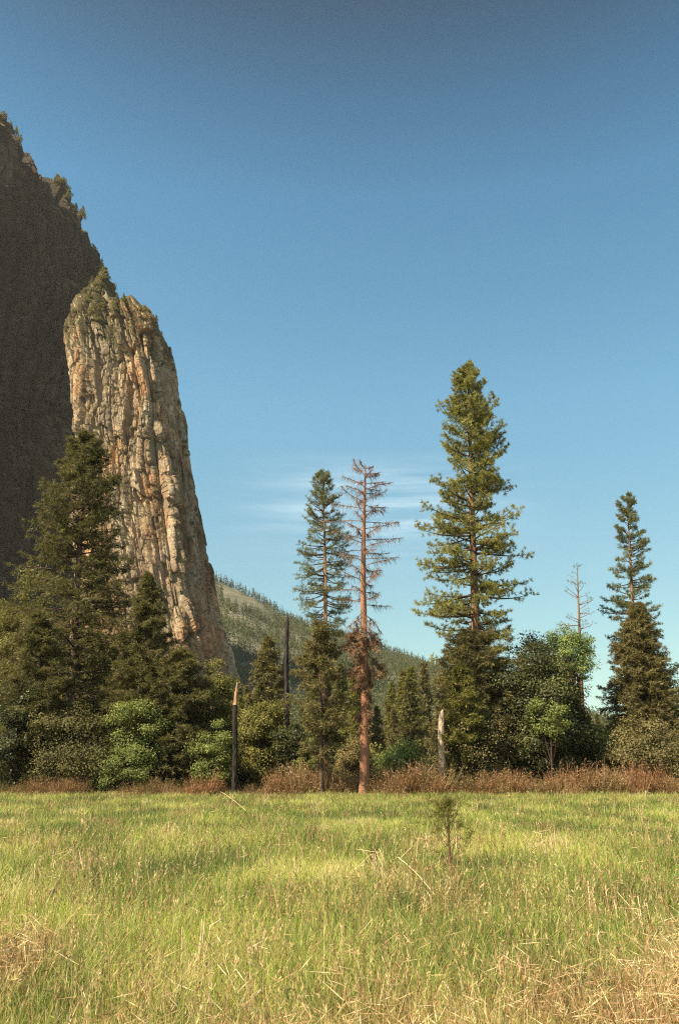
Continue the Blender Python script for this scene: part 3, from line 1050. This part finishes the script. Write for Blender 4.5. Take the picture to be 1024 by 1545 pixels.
# ------------------------------------------------------------------ snags
def snag(name, label, px, top, Y, r0, r1, mat, tipmat=None, tip=.2, jag=.5, stubs=6):
    b, H, ln = place(px, top, Y)
    root = thing(name, label, "dead tree", tuple(b))
    T = Tubes()
    q = np.linspace(0, 1 - (tip if tipmat else 0), 26)
    ax = lambda q: np.stack([ln * q + .05 * np.sin(q * 6), .05 * np.cos(q * 5) - .05, H * q], -1)
    rad_ = lambda q: r0 + (r1 - r0) * q
    T.add(ax(q), rad_(q), 10, .07)
    if not tipmat:
        e = ax(np.array([1.0]))[0]
        T.add(np.stack([e + [0, 0, -.05], e + [r1 * .3, 0, jag * .5], e + [r1 * .5, 0, jag]]), [r1 * .95, r1 * .5, .01], 7, .1)
    for k in range(stubs):
        u = R.uniform(.3, .95) * q[-1]
        p0 = ax(np.array([u]))[0]
        a = R.uniform(0, 6.28)
        l = R.uniform(.3, .9)
        d = np.array([math.cos(a), math.sin(a), R.uniform(-.3, .3)])
        T.add(np.stack([p0, p0 + d * l * .6, p0 + d * l]), [.05, .03, .01], 4)
    obj("trunk", T.mesh("trunk", M[mat], smooth=False), root)
    if tipmat:
        T2 = Tubes()
        q2 = np.linspace(1 - tip, 1, 8)
        r2 = rad_(q2) * np.linspace(.96, .22, 8)
        P = ax(q2)
        P[:, 0] += np.linspace(0, r1 * .6, 8)
        T2.add(P, r2, 7, .12)
        P = ax(q2)[:5]
        P[:, 0] -= np.linspace(0, r1 * .5, 5)
        T2.add(P, rad_(q2[:5]) * np.linspace(.7, .05, 5), 5, .1)
        obj("broken_tip", T2.mesh("broken_tip", M[tipmat], smooth=False), root)
    return root


snag("charred_pole", "straight charred black pole of a burnt tree with blunt top", 432, (433.5, 938), 83, .30, .20, 'char', jag=.8)
snag("broken_snag", "charred snag with pale orange splintered tip left of the rounded olive tree", 353, (356.5, 1029), 78, .26, .19, 'char', 'split_wood', tip=.2)
snag("pale_snag", "pale bare barkless snag left of the tallest pine's foot", 664, (666, 1078), 79.6, .36, .27, 'pale_wood', jag=.5, stubs=10)

# fallen reddish limb litter beside the pale snag
def twig_heap(name, label, cat, loc, h, w, n, mat, droop=1.0):
    B = Tubes()
    for k in range(n):
        a = R.uniform(0, 6.28)
        p0 = np.array([R.normal() * w * .3, R.normal() * w * .3, 0])
        top = p0 + np.array([math.cos(a) * w * .4, math.sin(a) * w * .4, h * R.uniform(.5, 1)])
        end = top + np.array([math.cos(a) * w * .5, math.sin(a) * w * .5, -h * .5 * droop * R.uniform(.3, 1)])
        q = np.linspace(0, 1, 7)[:, None]
        B.add((1 - q) ** 2 * p0 + 2 * q * (1 - q) * top + q ** 2 * end, np.linspace(.05, .012, 7), 4)
    o = obj(name, B.mesh(name, mat), loc=loc)
    return tag(o, label, cat)


twig_heap("dead_bush", "brown dead drooping bush leaning at the foot of the pale snag", "dead bush", (gx(641, 79), 79, 0), 4.2, 1.5, 70, M['dead_twig'])
twig_heap("dead_bush", "low dark dead bush left of the pale snag's drooping bush", "dead bush", (gx(624, 78.5), 78.5, 0), 2.6, 1.0, 60, M['char'])

# ------------------------------------------------------------------ red-brown willows along the meadow edge
wil = []
for k in range(6):
    n = 520
    a = R.uniform(0, 6.28, n)
    r = np.sqrt(R.uniform(0, 1, n)) * 1.15
    p = np.stack([np.cos(a) * r, np.sin(a) * r, R.uniform(0, .5, n) ** 1.3], -1)
    d = norm(np.stack([np.cos(a) * r * .5 + R.normal(size=n) * .16, np.sin(a) * r * .5 + R.normal(size=n) * .16, np.ones(n)], -1))
    hh = (1.9 - .5 * r) * R.uniform(.25, 1.15, n) * (1 + .5 * np.sin(a * 3 + k) * r)
    v1, f1 = diamonds(p, d, hh, np.full(n, .03))
    m2 = 3
    pp = np.repeat(p, m2, 0) + np.repeat(d, m2, 0) * (np.repeat(hh, m2) * R.uniform(.3, 1, n * m2))[:, None]
    dl = norm(np.repeat(d, m2, 0) * .6 + R.normal(size=(n * m2, 3)) * .7)
    v2, f2 = diamonds(pp, dl, R.uniform(.12, .32, n * m2), np.full(n * m2, .032))
    wil.append(mesh_np("willow_shrub", np.concatenate([v1, v2]), np.concatenate([f1, f2 + len(v1)]), M[['brown_leaf', 'tan_leaf', 'tan_leaf', 'brown_leaf', 'dull_leaf', 'tan_leaf'][k]],
                       {"tone": np.concatenate([tone_of(n, 4, 0, .6), tone_of(n * m2, 4)])}))
nw = 150
for k in range(nw):
    px = -30 + 1085 * (k + R.uniform(-.2, 1.2)) / nw
    wv = float(perlin(np.array([px / 60., .5, 2.])))
    Y = 77.6 + 3.2 * wv + R.uniform(-.8, 2.4)
    o = obj("willow_shrub", wil[k % 6], loc=(gx(px, Y), Y, -.05))
    dens = np.interp(px, [-30, 330, 400, 420, 520, 640, 1060], [.55, .6, .35, .95, .85, 1.0, 1.0])
    s = R.uniform(.45, 1.3) * dens * (1 + .5 * float(perlin(np.array([px / 34., 4.5, 7.])))) + .15
    o.scale = (s * R.uniform(.8, 1.5), s, s * R.uniform(.75, 1.35))
    o.rotation_euler.z = R.uniform(0, 6.28)
    tag(o, "low reddish brown willow shrub in the row along the far meadow edge", "shrub", "reddish willow shrubs along the meadow edge")

# ------------------------------------------------------------------ shrubs and small trees on the cliff
bvB = BVHTree.FromPolygons([tuple(p) for p in PB.reshape(-1, 3)], [tuple(q) for q in fB.tolist()])
bvA = BVHTree.FromPolygons([tuple(p) for p in vA], [tuple(q) for q in fA.tolist()])


def hit(px, py):
    d = Vector(ray(px, py)).normalized()
    o = Vector((0, 0, CAM_H))
    best = None
    for bv in (bvB, bvA):
        r = bv.ray_cast(o, d)
        if r[0] is not None and (best is None or r[3] < best[1]):
            best = (r[0], r[3])
    return best


cp = []
for k in range(4):
    n = 260
    u = norm(R.normal(size=(n, 3))) * R.uniform(.2, 1, (n, 1)) ** .5
    u[:, 2] = np.abs(u[:, 2]) * (1.2 if k < 2 else 2.4)
    if k >= 2:
        u[:, :2] *= (1 - u[:, 2:3] / 2.5) * .9
    v, f = diamonds(u * 2.2, norm(R.normal(size=(n, 3)) + np.array([0, 0, .4])), R.uniform(.5, 1.0, n), R.uniform(.25, .5, n))
    cp.append(mesh_np("cliff_shrub", v, f, M['olive_leaf'] if k % 2 else M['cedar'], {"tone": tone_of(n, 4)}))


def cliff_shrub(px, py, s, kind, label, group):
    for dy in (0, 6, 12, 18, 26, 36):
        h = hit(px, py + dy)
        if h:
            break
    else:
        return
    o = obj("cliff_shrub", cp[kind], loc=h[0] - Vector((0, 0, .3)))
    s = s * h[1] / 420
    o.scale = (s, s, s)
    o.rotation_euler.z = R.uniform(0, 6)
    tag(o, label, "shrub", group)


rim = list(zip(*sky_pts))
for k in range(46):
    px = R.uniform(0, 178)
    cliff_shrub(px, np.interp(px, rim[0], rim[1]) + R.uniform(-2, 5), R.uniform(.5, 1.15), int(R.integers(0, 4)),
                "small scraggy tree clinging to the rim of the shaded wall", "small trees along the rim of the shaded wall")
for k in range(6):
    cliff_shrub(152 + R.normal() * 4, 402 + R.uniform(-10, 20), 1.3, 2 + k % 2,
                "small tree in the clump on the rim above the buttress shoulder", "small trees above the buttress shoulder")
for k in range(60):
    px = R.uniform(98, 188)
    cliff_shrub(px, 425 + R.uniform(0, 85) * R.uniform(.4, 1), R.uniform(.4, .95), int(R.choice([0, 2, 0, 1, 3])),
                "scrubby bush on the brown sloping shoulder atop the buttress", "bushes on the shoulder of the buttress")
er = sorted(edgeR)
for y0 in (484, 505, 528, 534, 560, 612, 668, 676, 720, 772, 778, 806, 850, 468, 470):
    px = np.interp(y0, [a for a, b in er], [b for a, b in er]) - (3 if y0 > 480 else R.uniform(5, 45))
    for t in range(6):
        if hit(px - t * 3, y0):
            cliff_shrub(px - t * 3, y0, R.uniform(.45, .8), int(R.integers(0, 4)),
                        "small bush clinging to the right edge of the sunlit buttress", "bushes on the right edge of the buttress")
            break
for k in range(26):
    cliff_shrub(R.uniform(130, 300), R.uniform(640, 960), R.uniform(.35, .7), int(R.integers(0, 4)),
                "small bush in a crack of the sunlit buttress face", "bushes in the cracks of the buttress face")

# ------------------------------------------------------------------ meadow grass
def patch(x, y, s, o):
    return fbm(np.stack([x / s, y / s, 0 * x + o], -1), 3)


def scatter(bands, margin=3.0):
    X, Y = [], []
    for y0, y1, dens in bands:
        n = int(((y1 - y0) * (y0 + y1) / 2 * .90 + margin * 2 * (y1 - y0)) * dens)
        y = np.sqrt(R.uniform(y0 ** 2, y1 ** 2, n))
        x = R.uniform(-1, 1, n) * (y * .45 + margin)
        X.append(x)
        Y.append(y)
    return np.concatenate(X), np.concatenate(Y)


def blades(x, y, z, h, w, lean, bend):
    """curved tapering blades, three triangles each"""
    n = len(x)
    a = R.uniform(0, 2 * math.pi, n)
    ld = np.stack([np.cos(a), np.sin(a), 0 * a], -1)
    wa = R.uniform(0, math.pi, n)
    sd = np.stack([np.cos(wa), np.sin(wa), 0 * wa], -1) * (w * .5)[:, None]
    b = np.stack([x, y, z], -1)
    up = np.array([0, 0, 1.0])
    mid = b + up * (h * .55)[:, None] + ld * (h * lean * .45)[:, None]
    tip = b + up * (h * (1 - .25 * bend))[:, None] + ld * (h * (lean + bend * .6))[:, None]
    v = np.stack([b - sd, b + sd, mid - sd * .8, mid + sd * .8, tip], 1).reshape(-1, 3)
    o = np.arange(n)[:, None, None] * 5
    f = (np.array([[0, 1, 3], [0, 3, 2], [2, 3, 4]])[None] + o).reshape(-1, 3)
    return v, f


m, nt, N, L, out = new_mat("meadow_grass")
ta = N.new("ShaderNodeAttribute"); ta.attribute_name = "tone"
da = N.new("ShaderNodeAttribute"); da.attribute_name = "dry"
gcol = ramp(nt, [(0, (.045, .105, .026)), (.3, (.155, .25, .045)), (.65, (.34, .42, .07)), (1, (.58, .58, .125))], ta.outputs['Fac']).outputs[0]
dcol = ramp(nt, [(0, (.32, .15, .075)), (.35, (.55, .33, .155)), (.7, (.76, .55, .28)), (1, (.86, .73, .46))], ta.outputs['Fac']).outputs[0]
col = mix_c(nt, da.outputs['Fac'], gcol, dcol)
bs = N.new("ShaderNodeBsdfPrincipled")
bs.inputs['Roughness'].default_value = .5
bs.inputs['Specular IOR Level'].default_value = .3
L.new(col, bs.inputs['Base Color'])
tr = N.new("ShaderNodeBsdfTranslucent")
L.new(col, tr.inputs[0])
mx = N.new("ShaderNodeMixShader")
mx.inputs[0].default_value = .42
L.new(bs.outputs[0], mx.inputs[1]); L.new(tr.outputs[0], mx.inputs[2]); L.new(mx.outputs[0], out.inputs[0])
GRASS = m


def dryness(x, y):
    d = .5 + 2.0 * patch(x, y * .55, 2.3, 8) + .5 * patch(x, y, .6, 3)
    near = np.clip((11.6 - y + 2.2 * patch(x, y, 2.0, 44)) / 3.2, 0, 1)
    d = d - .70 + near * .52 + .30 * np.clip(x / (y * .4), -1, 1) * near
    d += .55 * np.clip(patch(x, y * .45, 5, 12) - .25, 0, 1)
    return d


# tussocks: blades share a root patch, a height, a hue
tx, ty = scatter([(5.6, 8, 28), (8, 13, 23), (13, 22, 11), (22, 38, 5.5), (38, 79, 2.6)])
nt_ = len(tx)
t_h = (.50 + .22 * patch(tx, ty, 3.0, 20)) * R.uniform(.65, 1.3, nt_)
t_dry = R.uniform(0, 1, nt_) < np.clip(dryness(tx, ty) * 1.25, .03, .96)
t_dry = np.where(t_dry, R.uniform(.45, 1.0, nt_), R.uniform(0, .2, nt_))
t_tone = np.clip(R.uniform(0, 1, nt_) * .85 + .08 - 1.35 * patch(tx, ty * .5, 4.0, 31) - .16 * np.clip((ty - 18) / 25, 0, 1), 0, 1)
t_r = R.uniform(.07, .2, nt_) * (1 + ty / 60)
per = np.where(ty < 13, 40, 30)
ix = np.repeat(np.arange(nt_), per)
ox, oy = R.normal(size=(2, len(ix))) * t_r[ix]
x1, y1 = tx[ix] + ox, ty[ix] + oy
h1 = t_h[ix] * R.uniform(.55, 1.15, len(ix))
d1 = np.clip(t_dry[ix] + R.normal(size=len(ix)) * .18, 0, 1)
d1 = np.where(R.uniform(0, 1, len(ix)) < .05, R.uniform(.5, 1, len(ix)), d1)
o1 = np.clip(t_tone[ix] + R.normal(size=len(ix)) * .16, 0, 1)
x2, y2 = scatter([(5.6, 8, 700), (8, 13, 520), (13, 22, 240), (22, 38, 110), (38, 79, 52)])
n2 = len(x2)
h2 = (.46 + .2 * patch(x2, y2, 3.0, 20)) * R.uniform(.5, 1.2, n2)
d2 = (R.uniform(0, 1, n2) < np.clip(dryness(x2, y2), .05, .93)).astype(float) * R.uniform(.5, 1, n2)
o2 = np.clip(R.uniform(0, 1, n2) * .8 + .1 - .55 * patch(x2, y2 * .5, 4.0, 31), 0, 1)
x, y, h = np.concatenate([x1, x2]), np.concatenate([y1, y2]), np.concatenate([h1, h2])
dry, tone = np.concatenate([d1, d2]), np.concatenate([o1, o2])
n = len(x)
h = h * (1 + .45 * np.clip((y - 45) / 34, 0, 1))
w = (.0045 + .00042 * y) * R.uniform(.7, 1.35, n)
v, f = blades(x, y, ground_z(x, y) - .02, h, w, R.uniform(.02, .33, n), R.uniform(0, .9, n) ** 1.8)
g1 = obj("meadow_grass", mesh_np("meadow_grass", v, f, GRASS, {"tone": np.repeat(tone, 5), "dry": np.repeat(dry, 5)}))
tag(g1, "tall green and straw coloured meadow grass", "grass", kind="stuff")

# flattened straw
x, y = scatter([(5.6, 8, 700), (8, 11, 420), (11, 13, 220), (13, 24, 60), (24, 78, 5)])
dr = dryness(x, y)
k = R.uniform(0, 1, len(x)) < np.clip(dr * 1.1 - .05, .04, 1)
x, y = x[k], y[k]
n = len(x)
a = R.uniform(0, 6.28, n)
d = norm(np.stack([np.cos(a), np.sin(a), R.normal(size=n) * .45 + .1], -1))
v, f = diamonds(np.stack([x, y, ground_z(x, y) + R.uniform(.12, .52, n)], -1), d, R.uniform(.12, .42, n), (.004 + .0004 * y) * R.uniform(.7, 1.5, n))
g2 = obj("flattened_straw", mesh_np("flattened_straw", v, f, GRASS, {"tone": tone_of(n, 4, .2, 1), "dry": np.ones(n * 4)}))
tag(g2, "bleached flattened straw tangled among the meadow grass", "straw", kind="stuff")

# seed stalks
x, y = scatter([(4.5, 9, 60), (9, 16, 28), (16, 30, 9), (30, 78, 2)])
n = len(x)
v, f = blades(x, y, ground_z(x, y), R.uniform(.55, .95, n), (.003 + .0004 * y), R.uniform(.02, .3, n), R.uniform(0, .35, n))
tip = v.reshape(n, 5, 3)[:, 4]
md = v.reshape(n, 5, 3)[:, 2]
dirn = norm(tip - md)
m2 = 7
c = np.repeat(tip, m2, 0) - np.repeat(dirn, m2, 0) * R.uniform(0, .16, n * m2)[:, None]
dl = norm(np.repeat(dirn, m2, 0) + R.normal(size=(n * m2, 3)) * .35)
wl = np.repeat(.004 + .00035 * y, m2)
v2, f2 = diamonds(c, dl, R.uniform(.03, .08, n * m2), wl * 1.3)
f2t = np.concatenate([f2[:, [0, 1, 2]], f2[:, [0, 2, 3]]])
tn = R.uniform(.0, .8, n)
dy_ = np.clip(R.uniform(.3, 1.1, n), 0, 1)
g3 = obj("seed_stalks", mesh_np("seed_stalks", np.concatenate([v, v2]), np.concatenate([f, f2t + len(v)]), GRASS,
                               {"tone": np.concatenate([np.repeat(tn, 5), np.repeat(np.repeat(tn, m2), 4)]),
                                "dry": np.concatenate([np.repeat(dy_, 5), np.repeat(np.repeat(dy_, m2), 4)])}))
tag(g3, "thin grass stalks with seed heads standing above the meadow", "grass", kind="stuff")

# bent pale reeds, in clumps
M['reed'] = bark_mat("dry_reed", (.30, .20, .09), (.60, .46, .26), 4, .1)
reedp = []
for k in range(4):
    B = Tubes()
    for s_ in range(R.integers(4, 9)):
        a = R.uniform(0, 6.28)
        p0 = np.array([R.normal() * .1, R.normal() * .1, 0])
        hgt = R.uniform(.5, .85)
        kn = p0 + np.array([math.cos(a) * .1, math.sin(a) * .1, hgt])
        en = kn + np.array([math.cos(a) * R.uniform(.15, .5), math.sin(a) * R.uniform(.15, .5), -R.uniform(-.1, .45)])
        B.add(np.stack([p0, p0 * .4 + kn * .6, kn, kn * .4 + en * .6, en]), [.008, .008, .007, .006, .003], 4)
    reedp.append(B.mesh("bent_reeds", M['reed']))
reeds = [(135, 1232, "clump of bent pale reeds in the upper left of the meadow"), (262, 1252, "clump of bent pale reeds at the dark green patch"),
         (470, 1218, "clump of bent pale reeds below the thin pine's trunk"), (970, 1200, "tall clump of dry pale reeds at the right far meadow edge"),
         (958, 1222, "lower pale reeds before the tall dry clump at the right far edge"), (980, 1366, "bright bent reeds near the right picture edge mid meadow"),
         (30, 1228, "clump of pale reeds near the left picture edge at the back"), (118, 1290, "pale reeds left of the meadow centre, leaning apart"),
         (72, 1322, "short pale reeds by the greyish weed on the left"), (630, 1278, "short broken reed just right of the sapling pine"),
         (830, 1270, "lone broken reed standing in open grass on the right"), (575, 1300, "small reed clump left of the sapling pine's foot"),
         (350, 1215, "leaning reeds below the charred broken snag"), (905, 1345, "reeds in the dry tan patch on the right"),
         (300, 1410, "dry reed clump in the brown patch at left front")]
def ground_at(px, py, top=.6):
    d = ray(px, py)
    s = (top - CAM_H) / d[2]
    return d[0] * s, d[1] * s
for k, (px, py, lab) in enumerate(reeds):
    gx_, gy_ = ground_at(px, py)
    s = .95 + .006 * gy_
    o = obj("bent_reeds", reedp[k % 4], loc=(gx_, gy_, 0))
    o.scale = (s, s, s * R.uniform(.85, 1.05))
    o.rotation_euler.z = R.uniform(0, 6.28)
    tag(o, lab, "reeds", "clumps of bent dry reeds in the meadow")
# fallen stalk
for (xa, ya, xb, yb, lab) in ((600, 1296, 655, 1345, "long pale fallen stalk slanting below the sapling pine"),
                              (335, 1196, 372, 1222, "pale fallen stalk slanting below the broken snag")):
    a1 = ground_at(xa, ya, .75)
    a2 = ground_at(xb, yb, .65)
    B = Tubes()
    q = np.linspace(0, 1, 8)[:, None]
    B.add(np.array([[*a1, .78]]) * (1 - q) + np.array([[*a2, .60]]) * q + np.array([0, 0, .05]) * np.sin(q * 3), np.linspace(.010, .005, 8) * (a1[1] / 14) ** .5, 5)
    o = obj("fallen_stalk", B.mesh("fallen_stalk", M['reed']))
    tag(o, lab, "stalk")

# sapling pine in the meadow
sx, sy = ground_at(678, 1298, .45)
make_conifer("sapling_pine", "small wispy young green pine sapling standing alone in the meadow grass", "tree", (sx, sy, 0), at(680, 1222, sy)[2],
             [(0, .65), (.3, .82), (.6, .66), (.85, .4), (1, .12)], .014, M['olive_leaf'], M['pine_bark'], cb=.15, levels=9, per=5, a_top=72, a_bot=30, curl=35,
             tw=5, tm=2, tuft_L=.15, tuft_W=.009, needles=16, inner=.25, vert=.3, twl=.25, limb_mat=M['pine_bark'], limbs_r=.25, gap=.15)
T = Tubes()
q = np.linspace(0, 1, 8)
T.add(np.stack([.02 * np.sin(q * 5), 0 * q, 1.25 * q], -1), .022 * (1 - q) + .009, 6, .1)
T.add(np.array([[0, 0, .9], [.06, 0, 1.1], [.09, .02, 1.35]]), [.012, .016, .004], 5)
ox, oy = ground_at(690, 1268, .5)
o = obj("dead_stalk", T.mesh("dead_stalk", M['reed']), loc=(ox - .05, oy, .25))
tag(o, "upright pale dead stalk rising out of the sapling pine", "stalk")
# dark weeds
for px, py, lab in ((563, 1302, "dark spiky weed left of the sapling pine"), (145, 1335, "grey green leafy weed on the left of the meadow")):
    wx, wy = ground_at(px, py, .4)
    n = 120
    a = R.uniform(0, 6.28, n)
    p = np.stack([R.normal(size=n) * .04, R.normal(size=n) * .04, R.uniform(.0, .62, n)], -1)
    d = norm(np.stack([np.cos(a) * .5, np.sin(a) * .5, np.full(n, .8)], -1))
    v, f = diamonds(p, d, R.uniform(.12, .26, n), np.full(n, .022))
    o = obj("leafy_weed", mesh_np("leafy_weed", v, f, M['thin_needles'] if px < 300 else M['dark_oak'], {"tone": tone_of(n, 4)}), loc=(wx, wy, 0))
    tag(o, lab, "weed")

# ------------------------------------------------------------------ light and sky
SUN_EL, SUN_AZ = rad(50), math.atan2(-.84, -.54)
sdir = Vector((math.cos(SUN_EL) * math.sin(SUN_AZ), math.cos(SUN_EL) * math.cos(SUN_AZ), math.sin(SUN_EL)))
sl = bpy.data.lights.new("sun", 'SUN')
sl.energy = 4.3
sl.angle = rad(.53)
sl.color = (1.0, .86, .66)
so = bpy.data.objects.new("sun", sl)
COL.objects.link(so)
so.rotation_euler = sdir.to_track_quat('Z', 'Y').to_euler()

w = bpy.data.worlds.new("World")
sc.world = w
w.use_nodes = True
nt = w.node_tree
N, L = nt.nodes, nt.links
N.clear()
wo = N.new("ShaderNodeOutputWorld")
bg = N.new("ShaderNodeBackground")
sky = N.new("ShaderNodeTexSky")
sky.sky_type = 'NISHITA'
sky.sun_disc = False
sky.sun_elevation = SUN_EL
sky.sun_rotation = SUN_AZ
sky.altitude = 1200
sky.air_density = 1.0
sky.dust_density = 2.2
sky.ozone_density = 1.2
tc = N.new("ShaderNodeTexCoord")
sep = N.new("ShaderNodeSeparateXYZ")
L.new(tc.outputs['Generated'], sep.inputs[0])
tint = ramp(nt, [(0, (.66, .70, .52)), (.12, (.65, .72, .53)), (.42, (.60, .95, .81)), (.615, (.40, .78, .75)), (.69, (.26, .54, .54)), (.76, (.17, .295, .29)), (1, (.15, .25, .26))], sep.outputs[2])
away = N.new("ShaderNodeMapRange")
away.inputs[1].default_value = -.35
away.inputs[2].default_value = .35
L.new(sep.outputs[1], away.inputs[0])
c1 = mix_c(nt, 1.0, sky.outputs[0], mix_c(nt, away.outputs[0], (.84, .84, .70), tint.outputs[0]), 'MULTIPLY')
# thin cirrus low over the trees
mp = N.new("ShaderNodeMapping")
mp.inputs['Scale'].default_value = (3.0, 3.0, 34)
mp.inputs['Rotation'].default_value = (0, rad(2), 0)
L.new(tc.outputs['Generated'], mp.inputs[0])
cn = noise_n(nt, 1.4, 6, .6, mp.outputs[0])
env = ramp(nt, [(.225, (0, 0, 0)), (.285, (1, 1, 1)), (.325, (1, 1, 1)), (.37, (0, 0, 0))], sep.outputs[2]).outputs[0]
axm = N.new("ShaderNodeMapRange")
axm.interpolation_type = 'SMOOTHSTEP'
dxa = math_n(nt, 'ABSOLUTE', math_n(nt, 'SUBTRACT', sep.outputs[0], .05))
axm.inputs[1].default_value = .22
axm.inputs[2].default_value = .0
L.new(dxa, axm.inputs[0])
front = math_n(nt, 'GREATER_THAN', sep.outputs[1], 0)
cf = math_n(nt, 'MULTIPLY', math_n(nt, 'MULTIPLY', env, axm.outputs[0]), ramp(nt, [(.42, (0, 0, 0)), (.72, (1, 1, 1))], cn).outputs[0])
cf = math_n(nt, 'MULTIPLY', math_n(nt, 'MULTIPLY', cf, front), .34)
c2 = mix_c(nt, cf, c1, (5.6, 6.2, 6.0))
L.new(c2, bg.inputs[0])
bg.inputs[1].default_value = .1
L.new(bg.outputs[0], wo.inputs[0])

# ------------------------------------------------------------------ air
HAZE = True
if HAZE:
    import itertools
    x0, x1, y0, y1, z0, z1 = -1300, 1600, -40, 2900, -12, 790
    hv = np.array([(a, b, c) for a in (x0, x1) for b in (y0, y1) for c in (z0, z1)], float)
    hfc = np.array([[0, 1, 3, 2], [4, 6, 7, 5], [0, 4, 5, 1], [2, 3, 7, 6], [0, 2, 6, 4], [1, 5, 7, 3]])
    m, nt, N, L, out = new_mat("haze")
    pv = N.new("ShaderNodeVolumePrincipled")
    pv.inputs['Color'].default_value = (.84, .80, .74, 1)
    pv.inputs['Density'].default_value = .00005
    pv.inputs['Anisotropy'].default_value = .2
    L.new(pv.outputs[0], out.inputs['Volume'])
    ho = obj("haze", mesh_np("haze", hv, hfc, m))
    tag(ho, "thin pale haze in the valley air", "haze", kind="stuff")

# ------------------------------------------------------------------ render settings
sc.view_settings.view_transform = 'Standard'
sc.view_settings.look = 'None'
sc.view_settings.gamma = 1
sc.view_settings.exposure = 1.4
sc.cycles.use_denoising = False
sc.cycles.max_bounces = 6
sc.cycles.diffuse_bounces = 3
sc.cycles.transmission_bounces = 3
sc.cycles.volume_bounces = 0
sc.cycles.use_adaptive_sampling = False
sc.cycles.filter_width = 1.2
